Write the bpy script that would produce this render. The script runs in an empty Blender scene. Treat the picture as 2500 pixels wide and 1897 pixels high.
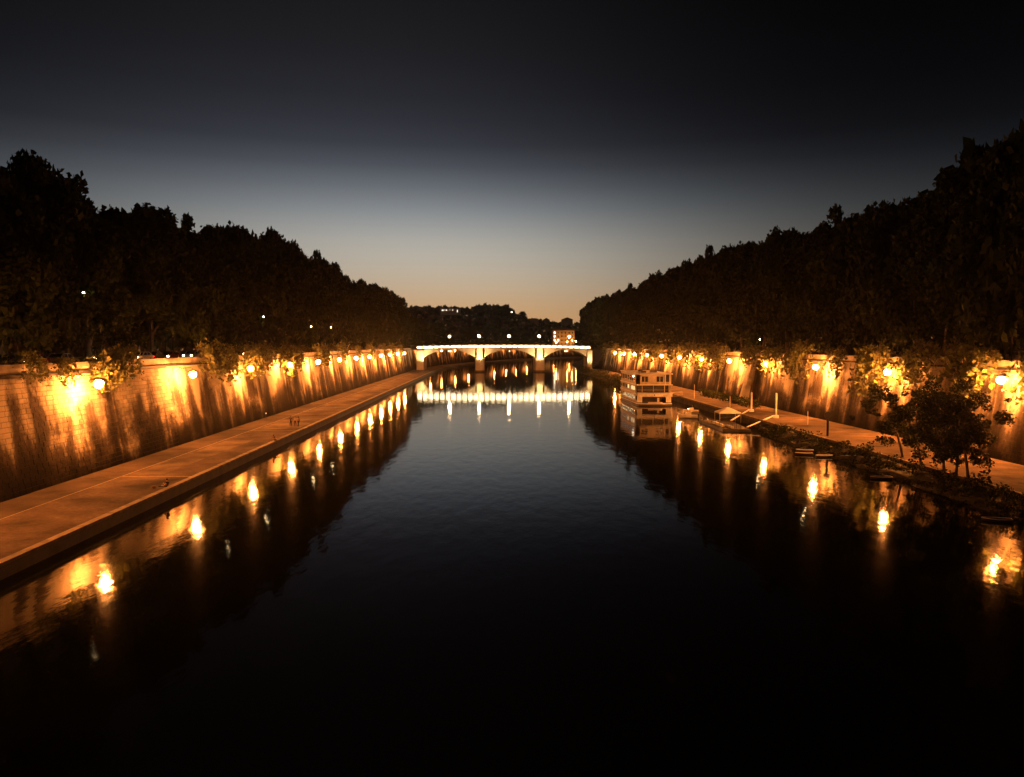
import bpy, math, random
import numpy as np
from mathutils import Vector, Matrix

random.seed(7)
RNG = np.random.default_rng(7)
R = math.radians
SC = bpy.context.scene
COL = SC.collection

# ------------------------------------------------------------------ camera
cam_d = bpy.data.cameras.new('camera')
cam = bpy.data.objects.new('camera', cam_d)
COL.objects.link(cam)
cam_d.sensor_width = 36
cam_d.lens = 27.68
cam_d.clip_start = 0.2
cam_d.clip_end = 6000
cam.location = (0, 0, 15.3)
cam.rotation_euler = (R(90 - 3.2), 0, R(-1.365))
SC.camera = cam


def s2l(c):
    return tuple((x / 255 / 12.92) if x / 255 < 0.04045 else ((x / 255 + 0.055) / 1.055) ** 2.4 for x in c)


# ------------------------------------------------------------------ dusk sky (gradient by elevation, brightest over the sunset)
W = bpy.data.worlds.new('World')
SC.world = W
W.use_nodes = True
nt = W.node_tree
nt.nodes.clear()


def N(t, kind, **kw):
    n = t.nodes.new(kind)
    for k, v in kw.items():
        setattr(n, k, v)
    return n


def math_node(t, op, a, b=None, c=None, clamp=False):
    n = t.nodes.new('ShaderNodeMath')
    n.operation = op
    n.use_clamp = clamp
    for i, v in enumerate((a, b, c)):
        if v is None:
            continue
        if isinstance(v, (int, float)):
            n.inputs[i].default_value = v
        else:
            t.links.new(v, n.inputs[i])
    return n.outputs[0]


tc = N(nt, 'ShaderNodeTexCoord')
sx = N(nt, 'ShaderNodeSeparateXYZ')
nt.links.new(tc.outputs['Generated'], sx.inputs[0])
elev = math_node(nt, 'MULTIPLY', math_node(nt, 'ARCSINE', sx.outputs[2]), 180 / math.pi)
azd = math_node(nt, 'MULTIPLY', math_node(nt, 'ARCTAN2', sx.outputs[0], sx.outputs[1]), 180 / math.pi)
# the afterglow leans to the left as it climbs
lean_ = math_node(nt, 'MULTIPLY_ADD', math_node(nt, 'MINIMUM', math_node(nt, 'MAXIMUM', elev, 0.0), 15.0), 0.58, 1.0)
az = math_node(nt, 'ADD', azd, lean_)
ramp = N(nt, 'ShaderNodeValToRGB')
ramp.color_ramp.interpolation = 'LINEAR'
stops = [(0.0, (208, 146, 94)), (2.2, (203, 160, 112)), (4.6, (192, 174, 150)), (6.0, (184, 176, 162)), (7.5, (172, 169, 162)), (8.9, (143, 147, 149)),
         (10.4, (115, 121, 127)), (12.0, (82, 86, 94)), (13.9, (55, 57, 65)), (17.0, (39, 40, 46)), (20.5, (30, 30, 33)), (24.0, (23, 23, 25)), (40.0, (15, 16, 16))]
lin = [(e, s2l(c)) for e, c in stops]
NS = 30
el = ramp.color_ramp.elements
for i in range(NS):
    e = 40 * (i / (NS - 1)) ** 1.6
    acc, wt = [0, 0, 0], 0
    for k in range(-6, 7):                     # smooth the hand picked stops
        q = min(40, max(0, e + k * 0.22))
        w = math.exp(-(k / 3.2) ** 2)
        for ch in range(3):
            acc[ch] += w * float(np.interp(q, [a for a, _ in lin], [b[ch] for _, b in lin]))
        wt += w
    x = el[i] if i < 2 else el.new(e / 40)
    x.position = e / 40
    x.color = (*[a / wt for a in acc], 1)
nt.links.new(math_node(nt, 'DIVIDE', elev, 40, clamp=True), ramp.inputs[0])
g = math_node(nt, 'POWER', math.e, math_node(nt, 'MULTIPLY', math_node(nt, 'POWER', math_node(nt, 'DIVIDE', math_node(nt, 'ABSOLUTE', az), math_node(nt, 'MULTIPLY_ADD', math_node(nt, 'SIGN', az), -1.9, 21.2)), 2), -1))
g = math_node(nt, 'ADD', math_node(nt, 'MULTIPLY', g, 0.90), 0.10)
bg = N(nt, 'ShaderNodeBackground')
nt.links.new(ramp.outputs[0], bg.inputs[0])
nt.links.new(g, bg.inputs[1])
wo = N(nt, 'ShaderNodeOutputWorld')
nt.links.new(bg.outputs[0], wo.inputs[0])

SC.view_settings.view_transform = 'Standard'
SC.view_settings.look = 'None'
SC.view_settings.exposure = 0
SC.view_settings.gamma = 1
SC.view_settings.use_curve_mapping = False
cy = SC.cycles
cy.use_denoising = True
cy.max_bounces = 5
cy.diffuse_bounces = 2
cy.glossy_bounces = 3
cy.transmission_bounces = 3
cy.volume_bounces = 0
cy.transparent_max_bounces = 4
cy.caustics_reflective = False
cy.caustics_refractive = False
cy.sample_clamp_indirect = 40.0
cy.use_light_tree = True

LAMP_L = 2900.0          # wall lamp globes
SODIUM = (1.0, 0.285, 0.054)
WARM = (1.0, 0.66, 0.30)

# ------------------------------------------------------------------ materials


def mat(name, col, rough=0.8, metal=0.0, vary=0.25, scale=1.5, bump=0.15, spec=0.3, emit=None, es=0.0):
    m = bpy.data.materials.new(name)
    m.use_nodes = True
    t = m.node_tree
    b = t.nodes['Principled BSDF']
    b.inputs['Roughness'].default_value = rough
    b.inputs['Metallic'].default_value = metal
    b.inputs['Specular IOR Level'].default_value = spec
    if vary:
        ge = N(t, 'ShaderNodeNewGeometry')
        no = N(t, 'ShaderNodeTexNoise')
        no.inputs['Scale'].default_value = scale
        no.inputs['Detail'].default_value = 5
        t.links.new(ge.outputs['Position'], no.inputs['Vector'])
        cr = N(t, 'ShaderNodeValToRGB')
        cr.color_ramp.elements[0].position = 0.3
        cr.color_ramp.elements[1].position = 0.7
        cr.color_ramp.elements[0].color = (*[c * (1 - vary) for c in col], 1)
        cr.color_ramp.elements[1].color = (*[min(1, c * (1 + vary)) for c in col], 1)
        t.links.new(no.outputs[0], cr.inputs[0])
        sp_ = N(t, 'ShaderNodeTexNoise')               # fine speckle and grit over the broad tone
        sp_.inputs['Scale'].default_value = scale * 14
        sp_.inputs['Detail'].default_value = 3
        t.links.new(ge.outputs['Position'], sp_.inputs['Vector'])
        sc_ = N(t, 'ShaderNodeVectorMath', operation='SCALE')
        t.links.new(cr.outputs[0], sc_.inputs[0])
        t.links.new(math_node(t, 'MULTIPLY_ADD', sp_.outputs[0], 1.6 * vary, 1 - 0.8 * vary), sc_.inputs[3])
        t.links.new(sc_.outputs[0], b.inputs['Base Color'])
        if bump:
            bp = N(t, 'ShaderNodeBump')
            bp.inputs['Strength'].default_value = bump
            bp.inputs['Distance'].default_value = 0.05
            t.links.new(no.outputs[0], bp.inputs['Height'])
            t.links.new(bp.outputs[0], b.inputs['Normal'])
    else:
        b.inputs['Base Color'].default_value = (*col, 1)
    if emit:
        b.inputs['Emission Color'].default_value = (*emit, 1)
        b.inputs['Emission Strength'].default_value = es
    return m


def wall_mat(name, tone=1.0, soot=0.5):
    """river wall travertine: vertical soot streaks, dark foot, faint courses"""
    m = bpy.data.materials.new(name)
    m.use_nodes = True
    t = m.node_tree
    b = t.nodes['Principled BSDF']
    b.inputs['Roughness'].default_value = 0.95
    b.inputs['Specular IOR Level'].default_value = 0.04
    ge = N(t, 'ShaderNodeNewGeometry')
    sp = N(t, 'ShaderNodeSeparateXYZ')
    t.links.new(ge.outputs['Position'], sp.inputs[0])

    def noise(sy, sz, detail, off=0.0, dist=0.0, rough=0.55):
        cb = N(t, 'ShaderNodeCombineXYZ')
        t.links.new(math_node(t, 'MULTIPLY_ADD', sp.outputs[1], sy, off), cb.inputs[0])
        t.links.new(math_node(t, 'MULTIPLY', sp.outputs[2], sz), cb.inputs[1])
        n = N(t, 'ShaderNodeTexNoise')
        n.inputs['Scale'].default_value = 1
        n.inputs['Detail'].default_value = detail
        n.inputs['Distortion'].default_value = dist
        n.inputs['Roughness'].default_value = rough
        t.links.new(cb.outputs[0], n.inputs['Vector'])
        return n.outputs[0]

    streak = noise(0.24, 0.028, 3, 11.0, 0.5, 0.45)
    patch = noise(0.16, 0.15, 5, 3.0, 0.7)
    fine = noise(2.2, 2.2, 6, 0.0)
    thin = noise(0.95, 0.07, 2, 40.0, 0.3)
    low = math_node(t, 'MULTIPLY_ADD', sp.outputs[2], -0.050, 0.36)      # soot heavier low down, steepened to put lamp-height brightness into the colour
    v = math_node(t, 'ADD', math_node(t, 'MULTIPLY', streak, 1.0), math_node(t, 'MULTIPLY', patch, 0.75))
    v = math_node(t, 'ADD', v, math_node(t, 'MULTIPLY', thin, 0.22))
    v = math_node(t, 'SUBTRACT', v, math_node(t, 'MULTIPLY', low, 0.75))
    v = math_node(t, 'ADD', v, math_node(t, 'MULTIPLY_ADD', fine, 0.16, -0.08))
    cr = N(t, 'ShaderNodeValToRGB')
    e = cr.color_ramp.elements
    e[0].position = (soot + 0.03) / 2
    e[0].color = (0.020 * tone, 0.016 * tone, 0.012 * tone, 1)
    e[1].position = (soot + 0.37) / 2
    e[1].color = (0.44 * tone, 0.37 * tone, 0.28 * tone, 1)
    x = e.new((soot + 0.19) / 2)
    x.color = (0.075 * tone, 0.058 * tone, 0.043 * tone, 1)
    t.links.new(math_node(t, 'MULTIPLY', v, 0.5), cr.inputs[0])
    # wall colour darkens toward the foot
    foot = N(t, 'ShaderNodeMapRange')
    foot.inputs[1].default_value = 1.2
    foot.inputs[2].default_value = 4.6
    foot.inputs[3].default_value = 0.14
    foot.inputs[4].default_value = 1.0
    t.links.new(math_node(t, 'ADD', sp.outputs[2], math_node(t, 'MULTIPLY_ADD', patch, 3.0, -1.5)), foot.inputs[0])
    mx = N(t, 'ShaderNodeVectorMath', operation='SCALE')
    t.links.new(cr.outputs[0], mx.inputs[0])
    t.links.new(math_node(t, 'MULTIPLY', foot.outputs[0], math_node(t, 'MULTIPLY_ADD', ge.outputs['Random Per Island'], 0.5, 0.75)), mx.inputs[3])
    t.links.new(mx.outputs[0], b.inputs['Base Color'])
    cb = N(t, 'ShaderNodeCombineXYZ')
    t.links.new(sp.outputs[1], cb.inputs[0])
    t.links.new(sp.outputs[2], cb.inputs[1])
    br = N(t, 'ShaderNodeTexBrick')
    br.inputs['Scale'].default_value = 1
    br.inputs['Brick Width'].default_value = 1.2
    br.inputs['Row Height'].default_value = 0.5
    br.inputs['Mortar Size'].default_value = 0.03
    br.inputs['Mortar Smooth'].default_value = 0.4
    t.links.new(cb.outputs[0], br.inputs['Vector'])
    hgt = math_node(t, 'ADD', math_node(t, 'MULTIPLY', br.outputs['Fac'], -0.6), fine)
    bp = N(t, 'ShaderNodeBump')
    bp.inputs['Strength'].default_value = 0.6
    bp.inputs['Distance'].default_value = 0.08
    t.links.new(hgt, bp.inputs['Height'])
    t.links.new(bp.outputs[0], b.inputs['Normal'])
    return m


def leaf_mat(name, col, vary=0.5):
    m = bpy.data.materials.new(name)
    m.use_nodes = True
    t = m.node_tree
    b = t.nodes['Principled BSDF']
    b.inputs['Roughness'].default_value = 0.75
    b.inputs['Specular IOR Level'].default_value = 0.06
    ge = N(t, 'ShaderNodeNewGeometry')
    cr = N(t, 'ShaderNodeValToRGB')
    cr.color_ramp.elements[0].color = (*[c * (1 - vary) for c in col], 1)
    cr.color_ramp.elements[1].color = (*[c * (1 + vary) for c in col], 1)
    t.links.new(ge.outputs['Random Per Island'], cr.inputs[0])
    t.links.new(cr.outputs[0], b.inputs['Base Color'])
    tr = N(t, 'ShaderNodeBsdfTranslucent')
    t.links.new(cr.outputs[0], tr.inputs[0])
    mi = N(t, 'ShaderNodeMixShader')
    mi.inputs[0].default_value = 0.15
    t.links.new(b.outputs[0], mi.inputs[1])
    t.links.new(tr.outputs[0], mi.inputs[2])
    t.links.new(mi.outputs[0], t.nodes['Material Output'].inputs[0])
    return m


def water_mat():
    m = bpy.data.materials.new('river water')
    m.use_nodes = True
    t = m.node_tree
    b = t.nodes['Principled BSDF']
    b.inputs['Base Color'].default_value = (0.006, 0.008, 0.006, 1)
    b.inputs['Roughness'].default_value = 0.045
    b.inputs['IOR'].default_value = 1.333
    b.inputs['Specular IOR Level'].default_value = 0.5
    ge = N(t, 'ShaderNodeNewGeometry')
    mp = N(t, 'ShaderNodeMapping')
    mp.inputs['Scale'].default_value = (0.9, 0.35, 1)
    t.links.new(ge.outputs['Position'], mp.inputs[0])
    n1 = N(t, 'ShaderNodeTexNoise')
    n1.inputs['Scale'].default_value = 0.8
    n1.inputs['Detail'].default_value = 4
    n1.inputs['Roughness'].default_value = 0.5
    t.links.new(mp.outputs[0], n1.inputs['Vector'])
    n2 = N(t, 'ShaderNodeTexNoise')
    n2.inputs['Scale'].default_value = 3.2
    n2.inputs['Detail'].default_value = 2
    t.links.new(ge.outputs['Position'], n2.inputs['Vector'])
    calm = N(t, 'ShaderNodeTexNoise')          # patches of breeze and calm
    calm.inputs['Scale'].default_value = 0.03
    t.links.new(ge.outputs['Position'], calm.inputs['Vector'])
    h = math_node(t, 'ADD', n1.outputs[0], math_node(t, 'MULTIPLY', math_node(t, 'MULTIPLY', n2.outputs[0], calm.outputs[0]), 0.07))
    bp = N(t, 'ShaderNodeBump')
    bp.inputs['Strength'].default_value = 1.0
    bp.inputs['Distance'].default_value = 0.02
    t.links.new(h, bp.inputs['Height'])
    t.links.new(bp.outputs[0], b.inputs['Normal'])
    # near-black diffuse share mixed in to dim the mirror reflections evenly
    dim_bsdf = N(t, 'ShaderNodeBsdfDiffuse')
    dim_bsdf.inputs[0].default_value = (0.004, 0.005, 0.004, 1)
    mi = N(t, 'ShaderNodeMixShader')
    mi.inputs[0].default_value = 0.24
    t.links.new(b.outputs[0], mi.inputs[1])
    t.links.new(dim_bsdf.outputs[0], mi.inputs[2])
    t.links.new(mi.outputs[0], t.nodes['Material Output'].inputs[0])
    return m


def glow(name, col, strength):
    m = bpy.data.materials.new(name)
    m.use_nodes = True
    t = m.node_tree
    t.nodes.remove(t.nodes['Principled BSDF'])
    e = N(t, 'ShaderNodeEmission')
    e.inputs[0].default_value = (*col, 1)
    e.inputs[1].default_value = strength
    t.links.new(e.outputs[0], t.nodes['Material Output'].inputs[0])
    return m


M = dict(
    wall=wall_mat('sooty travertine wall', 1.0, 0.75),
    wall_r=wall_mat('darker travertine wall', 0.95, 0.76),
    ledge=mat('dark stone ledge', (0.03, 0.026, 0.02), vary=0.5, scale=0.8),  # near-black stone, a dark line below the parapet
    parapet=mat('parapet travertine', (0.36, 0.31, 0.24), vary=0.45, scale=0.5),
    quay=mat('quay asphalt', (0.049, 0.034, 0.023), vary=0.7, scale=0.22, bump=0.3, rough=0.95, spec=0.05),
    cycle=mat('cycle lane asphalt', (0.04, 0.029, 0.02), vary=0.5, scale=0.3, rough=0.95, spec=0.05),
    coping=mat('quay edge stone', (0.13, 0.10, 0.07), spec=0.1, vary=0.5, scale=1.0),
    quayface=mat('wet quay face', (0.03, 0.027, 0.022), rough=0.6, vary=0.5, scale=0.7),
    paint=mat('worn road paint', (0.13, 0.105, 0.078), vary=0.4, scale=2.5, bump=0),
    path=mat('beaten earth path', (0.095, 0.067, 0.043), rough=0.95, spec=0.05, vary=0.5, scale=0.35, bump=0.4),
    bank=mat('muddy river bank', (0.035, 0.032, 0.022), vary=0.6, scale=0.6, bump=0.8),
    ground=mat('dark soil', (0.04, 0.035, 0.025), vary=0.4, scale=0.1),
    asphalt=mat('road asphalt', (0.05, 0.05, 0.05), vary=0.3, scale=0.5),
    pavement=mat('pavement stone', (0.12, 0.11, 0.09), vary=0.3, scale=0.7),
    water=water_mat(),
    bark=mat('plane tree bark', (0.11, 0.09, 0.06), vary=0.5, scale=2.0, bump=0.6),
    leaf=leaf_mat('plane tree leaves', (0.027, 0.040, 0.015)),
    leaf_lit=leaf_mat('hanging leaves', (0.13, 0.14, 0.045), 0.6),  # paler leaf copy near the lamps, lit look put into its colour
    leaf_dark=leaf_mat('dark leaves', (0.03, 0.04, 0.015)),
    iron=mat('black iron', (0.02, 0.02, 0.02), rough=0.5, metal=0.6, vary=0.2, bump=0),
    sodium=glow('sodium globe', SODIUM, LAMP_L),
    warm=glow('warm lantern', WARM, 90),
    fardim=glow('far sodium globe', SODIUM, 700),
    pallamp=glow('palazzo lantern', (1.0, .48, .12), 420),
    bridgelamp=glow('bridge lantern', (1.0, 0.62, 0.28), 500),
    strip=glow('bridge light strip', (1.0, 0.74, 0.38), 44),
    flood=glow('floodlight lens', (1.0, 0.72, 0.38), 120),
    window=glow('lit window', (1.0, 0.62, 0.28), 1.6),
    villawin=glow('villa window', (1.0, 0.8, 0.6), 1.6),
    winhot=glow('bright window', (1.0, 0.8, 0.55), 9),
    headlight=glow('headlight lens', (1.0, 0.86, 0.66), 26),
    tail=glow('tail light lens', (1.0, 0.03, 0.01), 3),
    red=glow('red signal lens', (1.0, 0.05, 0.06), 60),
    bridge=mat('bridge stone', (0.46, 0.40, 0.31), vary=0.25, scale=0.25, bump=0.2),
    bridgedark=mat('dark bridge stone', (0.12, 0.10, 0.08), vary=0.5, scale=0.3),  # darker stone for vaults, brackets, pier feet and rear parapet
    white=mat('white boat paint', (0.80, 0.77, 0.70), rough=0.5, vary=0.18, scale=0.9, bump=0.05),
    cream=mat('cream boat panel', (0.56, 0.50, 0.40), rough=0.6, vary=0.3, scale=0.8),
    hull=mat('dark boat hull', (0.05, 0.045, 0.04), rough=0.5, vary=0.4, scale=0.8),
    wood=mat('dark deck planks', (0.05, 0.04, 0.03), vary=0.4, scale=1.2),  # even, dark plank colour
    glass=mat('dark glass', (0.01, 0.012, 0.013), rough=0.12, vary=0, spec=0.6),
    canvas=mat('white canvas', (0.80, 0.77, 0.70), rough=0.9, vary=0.12, scale=1.0),
    rubber=mat('tyre rubber', (0.02, 0.02, 0.02), vary=0, rough=0.8),
    chrome=mat('wheel metal', (0.4, 0.4, 0.4), rough=0.35, metal=0.8, vary=0),
    carlight=mat('silver car paint', (0.42, 0.42, 0.40), rough=0.25, vary=0.05, bump=0, spec=0.6),
    cardark=mat('dark car paint', (0.03, 0.032, 0.04), rough=0.2, vary=0.1, bump=0, spec=0.7),
    carred=mat('maroon car paint', (0.14, 0.02, 0.02), rough=0.22, vary=0.1, bump=0, spec=0.6),
    carwhite=mat('white van paint', (0.7, 0.68, 0.62), rough=0.3, vary=0.05, bump=0, spec=0.5),
    skin=mat('skin', (0.36, 0.2, 0.13), rough=0.6, vary=0.08, bump=0),
    hair=mat('dark hair', (0.012, 0.009, 0.007), rough=0.6, vary=0.2, bump=0),
    blackcloth=mat('black cloth', (0.012, 0.012, 0.014), rough=0.9, vary=0.2, bump=0),
    palecloth=mat('pale cloth', (0.42, 0.36, 0.28), rough=0.9, vary=0.1, bump=0),
    darkshort=mat('dark red cloth', (0.06, 0.02, 0.02), rough=0.9, vary=0.2, bump=0),
    ochre=mat('ochre plaster', (0.42, 0.24, 0.11), vary=0.2, scale=0.3),
    plaster=mat('grey brown plaster', (0.10, 0.085, 0.07), vary=0.3, scale=0.2),
    tileroof=mat('terracotta roof', (0.11, 0.055, 0.035), vary=0.4, scale=0.8),
    bag=mat('brown bag cloth', (0.12, 0.06, 0.03), vary=0.2, bump=0),
)

# ------------------------------------------------------------------ mesh helpers


class MB:
    def __init__(s):
        s.v, s.f, s.mi = [], [], []

    def add(s, vs, fs, mi=0, xf=None):
        o = len(s.v)
        s.v += [tuple(xf @ Vector(p)) if xf else tuple(p) for p in vs]
        s.f += [tuple(o + i for i in f) for f in fs]
        s.mi += [mi] * len(fs)
        return s

    def box(s, x0, x1, y0, y1, z0, z1, mi=0, xf=None):
        vs = [(x0, y0, z0), (x1, y0, z0), (x1, y1, z0), (x0, y1, z0), (x0, y0, z1), (x1, y0, z1), (x1, y1, z1), (x0, y1, z1)]
        return s.add(vs, [(3, 2, 1, 0), (4, 5, 6, 7), (0, 1, 5, 4), (1, 2, 6, 5), (2, 3, 7, 6), (3, 0, 4, 7)], mi, xf)

    def tube(s, pts, rad, n=6, mi=0, cap=True):
        pts = [Vector(p) for p in pts]
        if isinstance(rad, (int, float)):
            rad = [rad] * len(pts)
        o = len(s.v)
        up = Vector((0.31, 0.17, 0.93))
        for i, p in enumerate(pts):
            d = (pts[min(i + 1, len(pts) - 1)] - pts[max(i - 1, 0)]).normalized()
            a = d.cross(up)
            if a.length < 1e-3:
                a = d.cross(Vector((1, 0, 0)))
            a.normalize()
            b = d.cross(a)
            for k in range(n):
                t = 2 * math.pi * k / n
                s.v.append(tuple(p + (a * math.cos(t) + b * math.sin(t)) * rad[i]))
        for i in range(len(pts) - 1):
            for k in range(n):
                s.f.append((o + i * n + k, o + i * n + (k + 1) % n, o + (i + 1) * n + (k + 1) % n, o + (i + 1) * n + k))
                s.mi.append(mi)
        if cap:
            s.f.append(tuple(o + k for k in range(n))[::-1])
            s.f.append(tuple(o + (len(pts) - 1) * n + k for k in range(n)))
            s.mi += [mi, mi]
        return s

    def ball(s, c, r, n=10, m=7, sq=(1, 1, 1), mi=0):
        vs = [(c[0], c[1], c[2] - r * sq[2])]
        for j in range(1, m):
            ph = -math.pi / 2 + math.pi * j / m
            for k in range(n):
                t = 2 * math.pi * k / n
                vs.append((c[0] + r * sq[0] * math.cos(ph) * math.cos(t), c[1] + r * sq[1] * math.cos(ph) * math.sin(t), c[2] + r * sq[2] * math.sin(ph)))
        vs.append((c[0], c[1], c[2] + r * sq[2]))
        fs = [(0, 1 + (k + 1) % n, 1 + k) for k in range(n)]
        for j in range(m - 2):
            for k in range(n):
                a = 1 + j * n + k
                b = 1 + j * n + (k + 1) % n
                fs.append((a, b, b + n, a + n))
        L = len(vs) - 1
        fs += [(L, 1 + (m - 2) * n + k, 1 + (m - 2) * n + (k + 1) % n) for k in range(n)]
        return s.add(vs, fs, mi)

    def prism(s, poly, axis, a, b, mi=0, xf=None):
        """extrude a 2D polygon along axis ('x' poly is (y,z), 'y' poly is (x,z), 'z' poly is (x,y))"""
        def P(p, t):
            return {'x': (t, p[0], p[1]), 'y': (p[0], t, p[1]), 'z': (p[0], p[1], t)}[axis]
        n = len(poly)
        vs = [P(p, a) for p in poly] + [P(p, b) for p in poly]
        fs = [tuple(range(n))[::-1], tuple(range(n, 2 * n))] + [(i, (i + 1) % n, n + (i + 1) % n, n + i) for i in range(n)]
        return s.add(vs, fs, mi, xf)

    def mesh(s, name, mats, smooth=False):
        me = bpy.data.meshes.new(name)
        me.from_pydata(s.v, [], s.f)
        for m_ in (mats if isinstance(mats, (list, tuple)) else [mats]):
            me.materials.append(m_)
        if any(s.mi):
            me.polygons.foreach_set('material_index', s.mi)
        if smooth:
            me.polygons.foreach_set('use_smooth', [True] * len(me.polygons))
        me.update()
        return me

    def obj(s, name, mats, parent=None, smooth=False, loc=None):
        return link(name, s.mesh(name, mats, smooth), parent, loc)


def link(name, data, parent=None, loc=None):
    o = bpy.data.objects.new(name, data)
    COL.objects.link(o)
    if parent is not None:
        o.parent = parent
    if loc is not None:
        o.location = loc
    return o


def tag(o, label=None, cat=None, group=None, kind=None):
    if label:
        o['label'] = label
    if cat:
        o['category'] = cat
    if group:
        o['group'] = group
    if kind:
        o['kind'] = kind
    return o


def thing(name, label, cat, loc=(0, 0, 0), rz=0.0, group=None):
    o = link(name, None, None, loc)
    o.rotation_euler = (0, 0, rz)
    return tag(o, label, cat, group)


def copy_tree(o, parent=None):
    c = o.copy()
    COL.objects.link(c)
    c.parent = parent
    for ch in list(o.children):
        copy_tree(ch, c)
    return c


ORD = ['nearest', 'second', 'third', 'fourth', 'fifth', 'sixth', 'seventh', 'eighth', 'ninth', 'tenth', 'eleventh', 'twelfth', 'thirteenth', 'fourteenth', 'fifteenth', 'sixteenth']


def nth(i, what, tail):
    """nearest lamp ... / third nearest lamp ..."""
    return (f'nearest {what} {tail}' if i == 0 else f'{ORD[i]} nearest {what} {tail}')


def leaves_mesh(name, pts, size, material, rng, up=0.0):
    """kite shaped leaf sprays at pts; size is an array of half lengths"""
    n = len(pts)
    a = rng.normal(size=(n, 3))
    a[:, 2] -= up
    a /= np.linalg.norm(a, axis=1)[:, None]
    b = np.cross(a, rng.normal(size=(n, 3)))
    b /= np.linalg.norm(b, axis=1)[:, None]
    c = np.cross(a, b)
    sz = size[:, None]
    v = np.empty((n, 4, 3))
    v[:, 0] = pts - a * sz
    v[:, 1] = pts + b * sz * 0.62 + c * sz * 0.18 - a * sz * 0.1
    v[:, 2] = pts + a * sz
    v[:, 3] = pts - b * sz * 0.62 + c * sz * 0.18 - a * sz * 0.1
    me = bpy.data.meshes.new(name)
    me.vertices.add(4 * n)
    me.vertices.foreach_set('co', v.reshape(-1).astype(np.float32))
    me.loops.add(4 * n)
    me.loops.foreach_set('vertex_index', np.arange(4 * n, dtype=np.int32))
    me.polygons.add(n)
    me.polygons.foreach_set('loop_start', np.arange(0, 4 * n, 4, dtype=np.int32))
    me.polygons.foreach_set('loop_total', np.full(n, 4, dtype=np.int32))
    me.materials.append(material)
    me.update(calc_edges=True)
    me.validate()
    return me


def clump_points(rng, centres, radii, per, shell=0.55):
    out = []
    for c, r in zip(centres, radii):
        k = max(3, int(per * (r ** 2)))
        d = rng.normal(size=(k, 3))
        d /= np.linalg.norm(d, axis=1)[:, None]
        rr = r * (shell + (1 - shell) * rng.random(k)) * (1 + 0.12 * rng.normal(size=k))
        out.append(c + d * rr[:, None] * np.array([1, 1, 0.85]))
    return np.vstack(out)


# ------------------------------------------------------------------ the setting: river, banks, ground
ZQ = 1.1                                  # left quay level


def lw(z):                                # left wall face
    return -44.3 - (z - ZQ) * 0.155


def rw(z):                                # right wall face
    return 60.6 + (z - 1.5) * 0.15


def sheet(name, quads, m, label=None, cat=None):
    b = MB()
    for q in quads:
        b.add(q, [tuple(range(len(q)))])
    o = b.obj(name, m)
    return tag(o, label, cat, None, 'structure')


sheet('ground', [[(-1400, -120, -0.6), (1400, -120, -0.6), (1400, 1500, -0.6), (-1400, 1500, -0.6)]], M['ground'])
sheet('river_water', [[(-60, -80, 0), (90, -80, 0), (90, 440, 0), (-60, 440, 0)], [(-60, 440, 0), (90, 440, 0), (260, 1000, 0), (-60, 1000, 0)]], M['water'])

# left quay --------------------------------------------------------
LB = [(-32, 20), (-32, 436), (-30.5, 480), (-24, 540), (-12, 600), (3, 660), (20, 720), (38, 786), (62, 850), (95, 905), (150, 950)]


def offset(poly, d):
    out = []
    for i, p in enumerate(poly):
        a = Vector(poly[max(i - 1, 0)])
        c = Vector(poly[min(i + 1, len(poly) - 1)])
        t = (c - a).normalized()
        out.append((p[0] - t.y * d, p[1] + t.x * d))
    return out


def strip(name, A, B, za, zb, m, parent=None):
    b = MB()
    for i in range(len(A) - 1):
        b.add([(A[i][0], A[i][1], za), (B[i][0], B[i][1], zb), (B[i + 1][0], B[i + 1][1], zb), (A[i + 1][0], A[i + 1][1], za)], [(0, 3, 2, 1)])
    return b.obj(name, m, parent)


LBw = offset(LB, 12.3)
LBc = offset(LB, 0.55)
quay = strip('quay', LBc, LBw, ZQ, ZQ, M['quay'])
tag(quay, None, None, None, 'structure')
strip('quay_face', LB, LB, -0.8, ZQ - 0.18, M['quayface'], quay)
cb = MB()
for i in range(len(LB) - 1):
    p, q, r_, s_ = offset(LB, -0.08)[i], offset(LB, -0.08)[i + 1], LBc[i + 1], LBc[i]
    vs = [(*p, ZQ - 0.18), (*q, ZQ - 0.18), (*r_, ZQ - 0.18), (*s_, ZQ - 0.18), (*p, ZQ + 0.04), (*q, ZQ + 0.04), (*r_, ZQ + 0.04), (*s_, ZQ + 0.04)]
    cb.add(vs, [(4, 5, 6, 7), (0, 1, 5, 4), (2, 3, 7, 6), (3, 2, 1, 0)])
cb.obj('edge_coping', M['coping'], quay)
cyc = MB()
cyc.add([(-44.2, 20, ZQ + .004), (-40.15, 20, ZQ + .004), (-40.15, 436, ZQ + .004), (-44.2, 436, ZQ + .004)], [(0, 1, 2, 3)])
cyc.obj('cycle_lane', M['cycle'], quay)
ln = MB()
ln.add([(-40.14, 20, ZQ + .008), (-40.02, 20, ZQ + .008), (-40.02, 436, ZQ + .008), (-40.14, 436, ZQ + .008)], [(0, 1, 2, 3)])
ln.obj('lane_line', M['paint'], quay)
for yy in (85, 130, 172, 199, 242, 284, 330):
    sl = MB().box(-39.9, -32.6, yy - 0.14, yy + 0.14, ZQ - 0.05, ZQ + 0.012)
    sl.obj('paving_joint', M['paint'], quay)
pt = MB()
for (y0, y1, x0, x1) in ((86, 118, -39.6, -36.2), (131, 152, -39.6, -33.2), (173, 190, -39.4, -34), (200, 226, -39.4, -35), (250, 280, -39.2, -33.5)):
    pt.add([(x0, y0, ZQ + .005), (x1, y0 + 1, ZQ + .005), (x1 + .6, y1, ZQ + .005), (x0, y1 - 2, ZQ + .005)], [(0, 1, 2, 3)])
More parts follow.
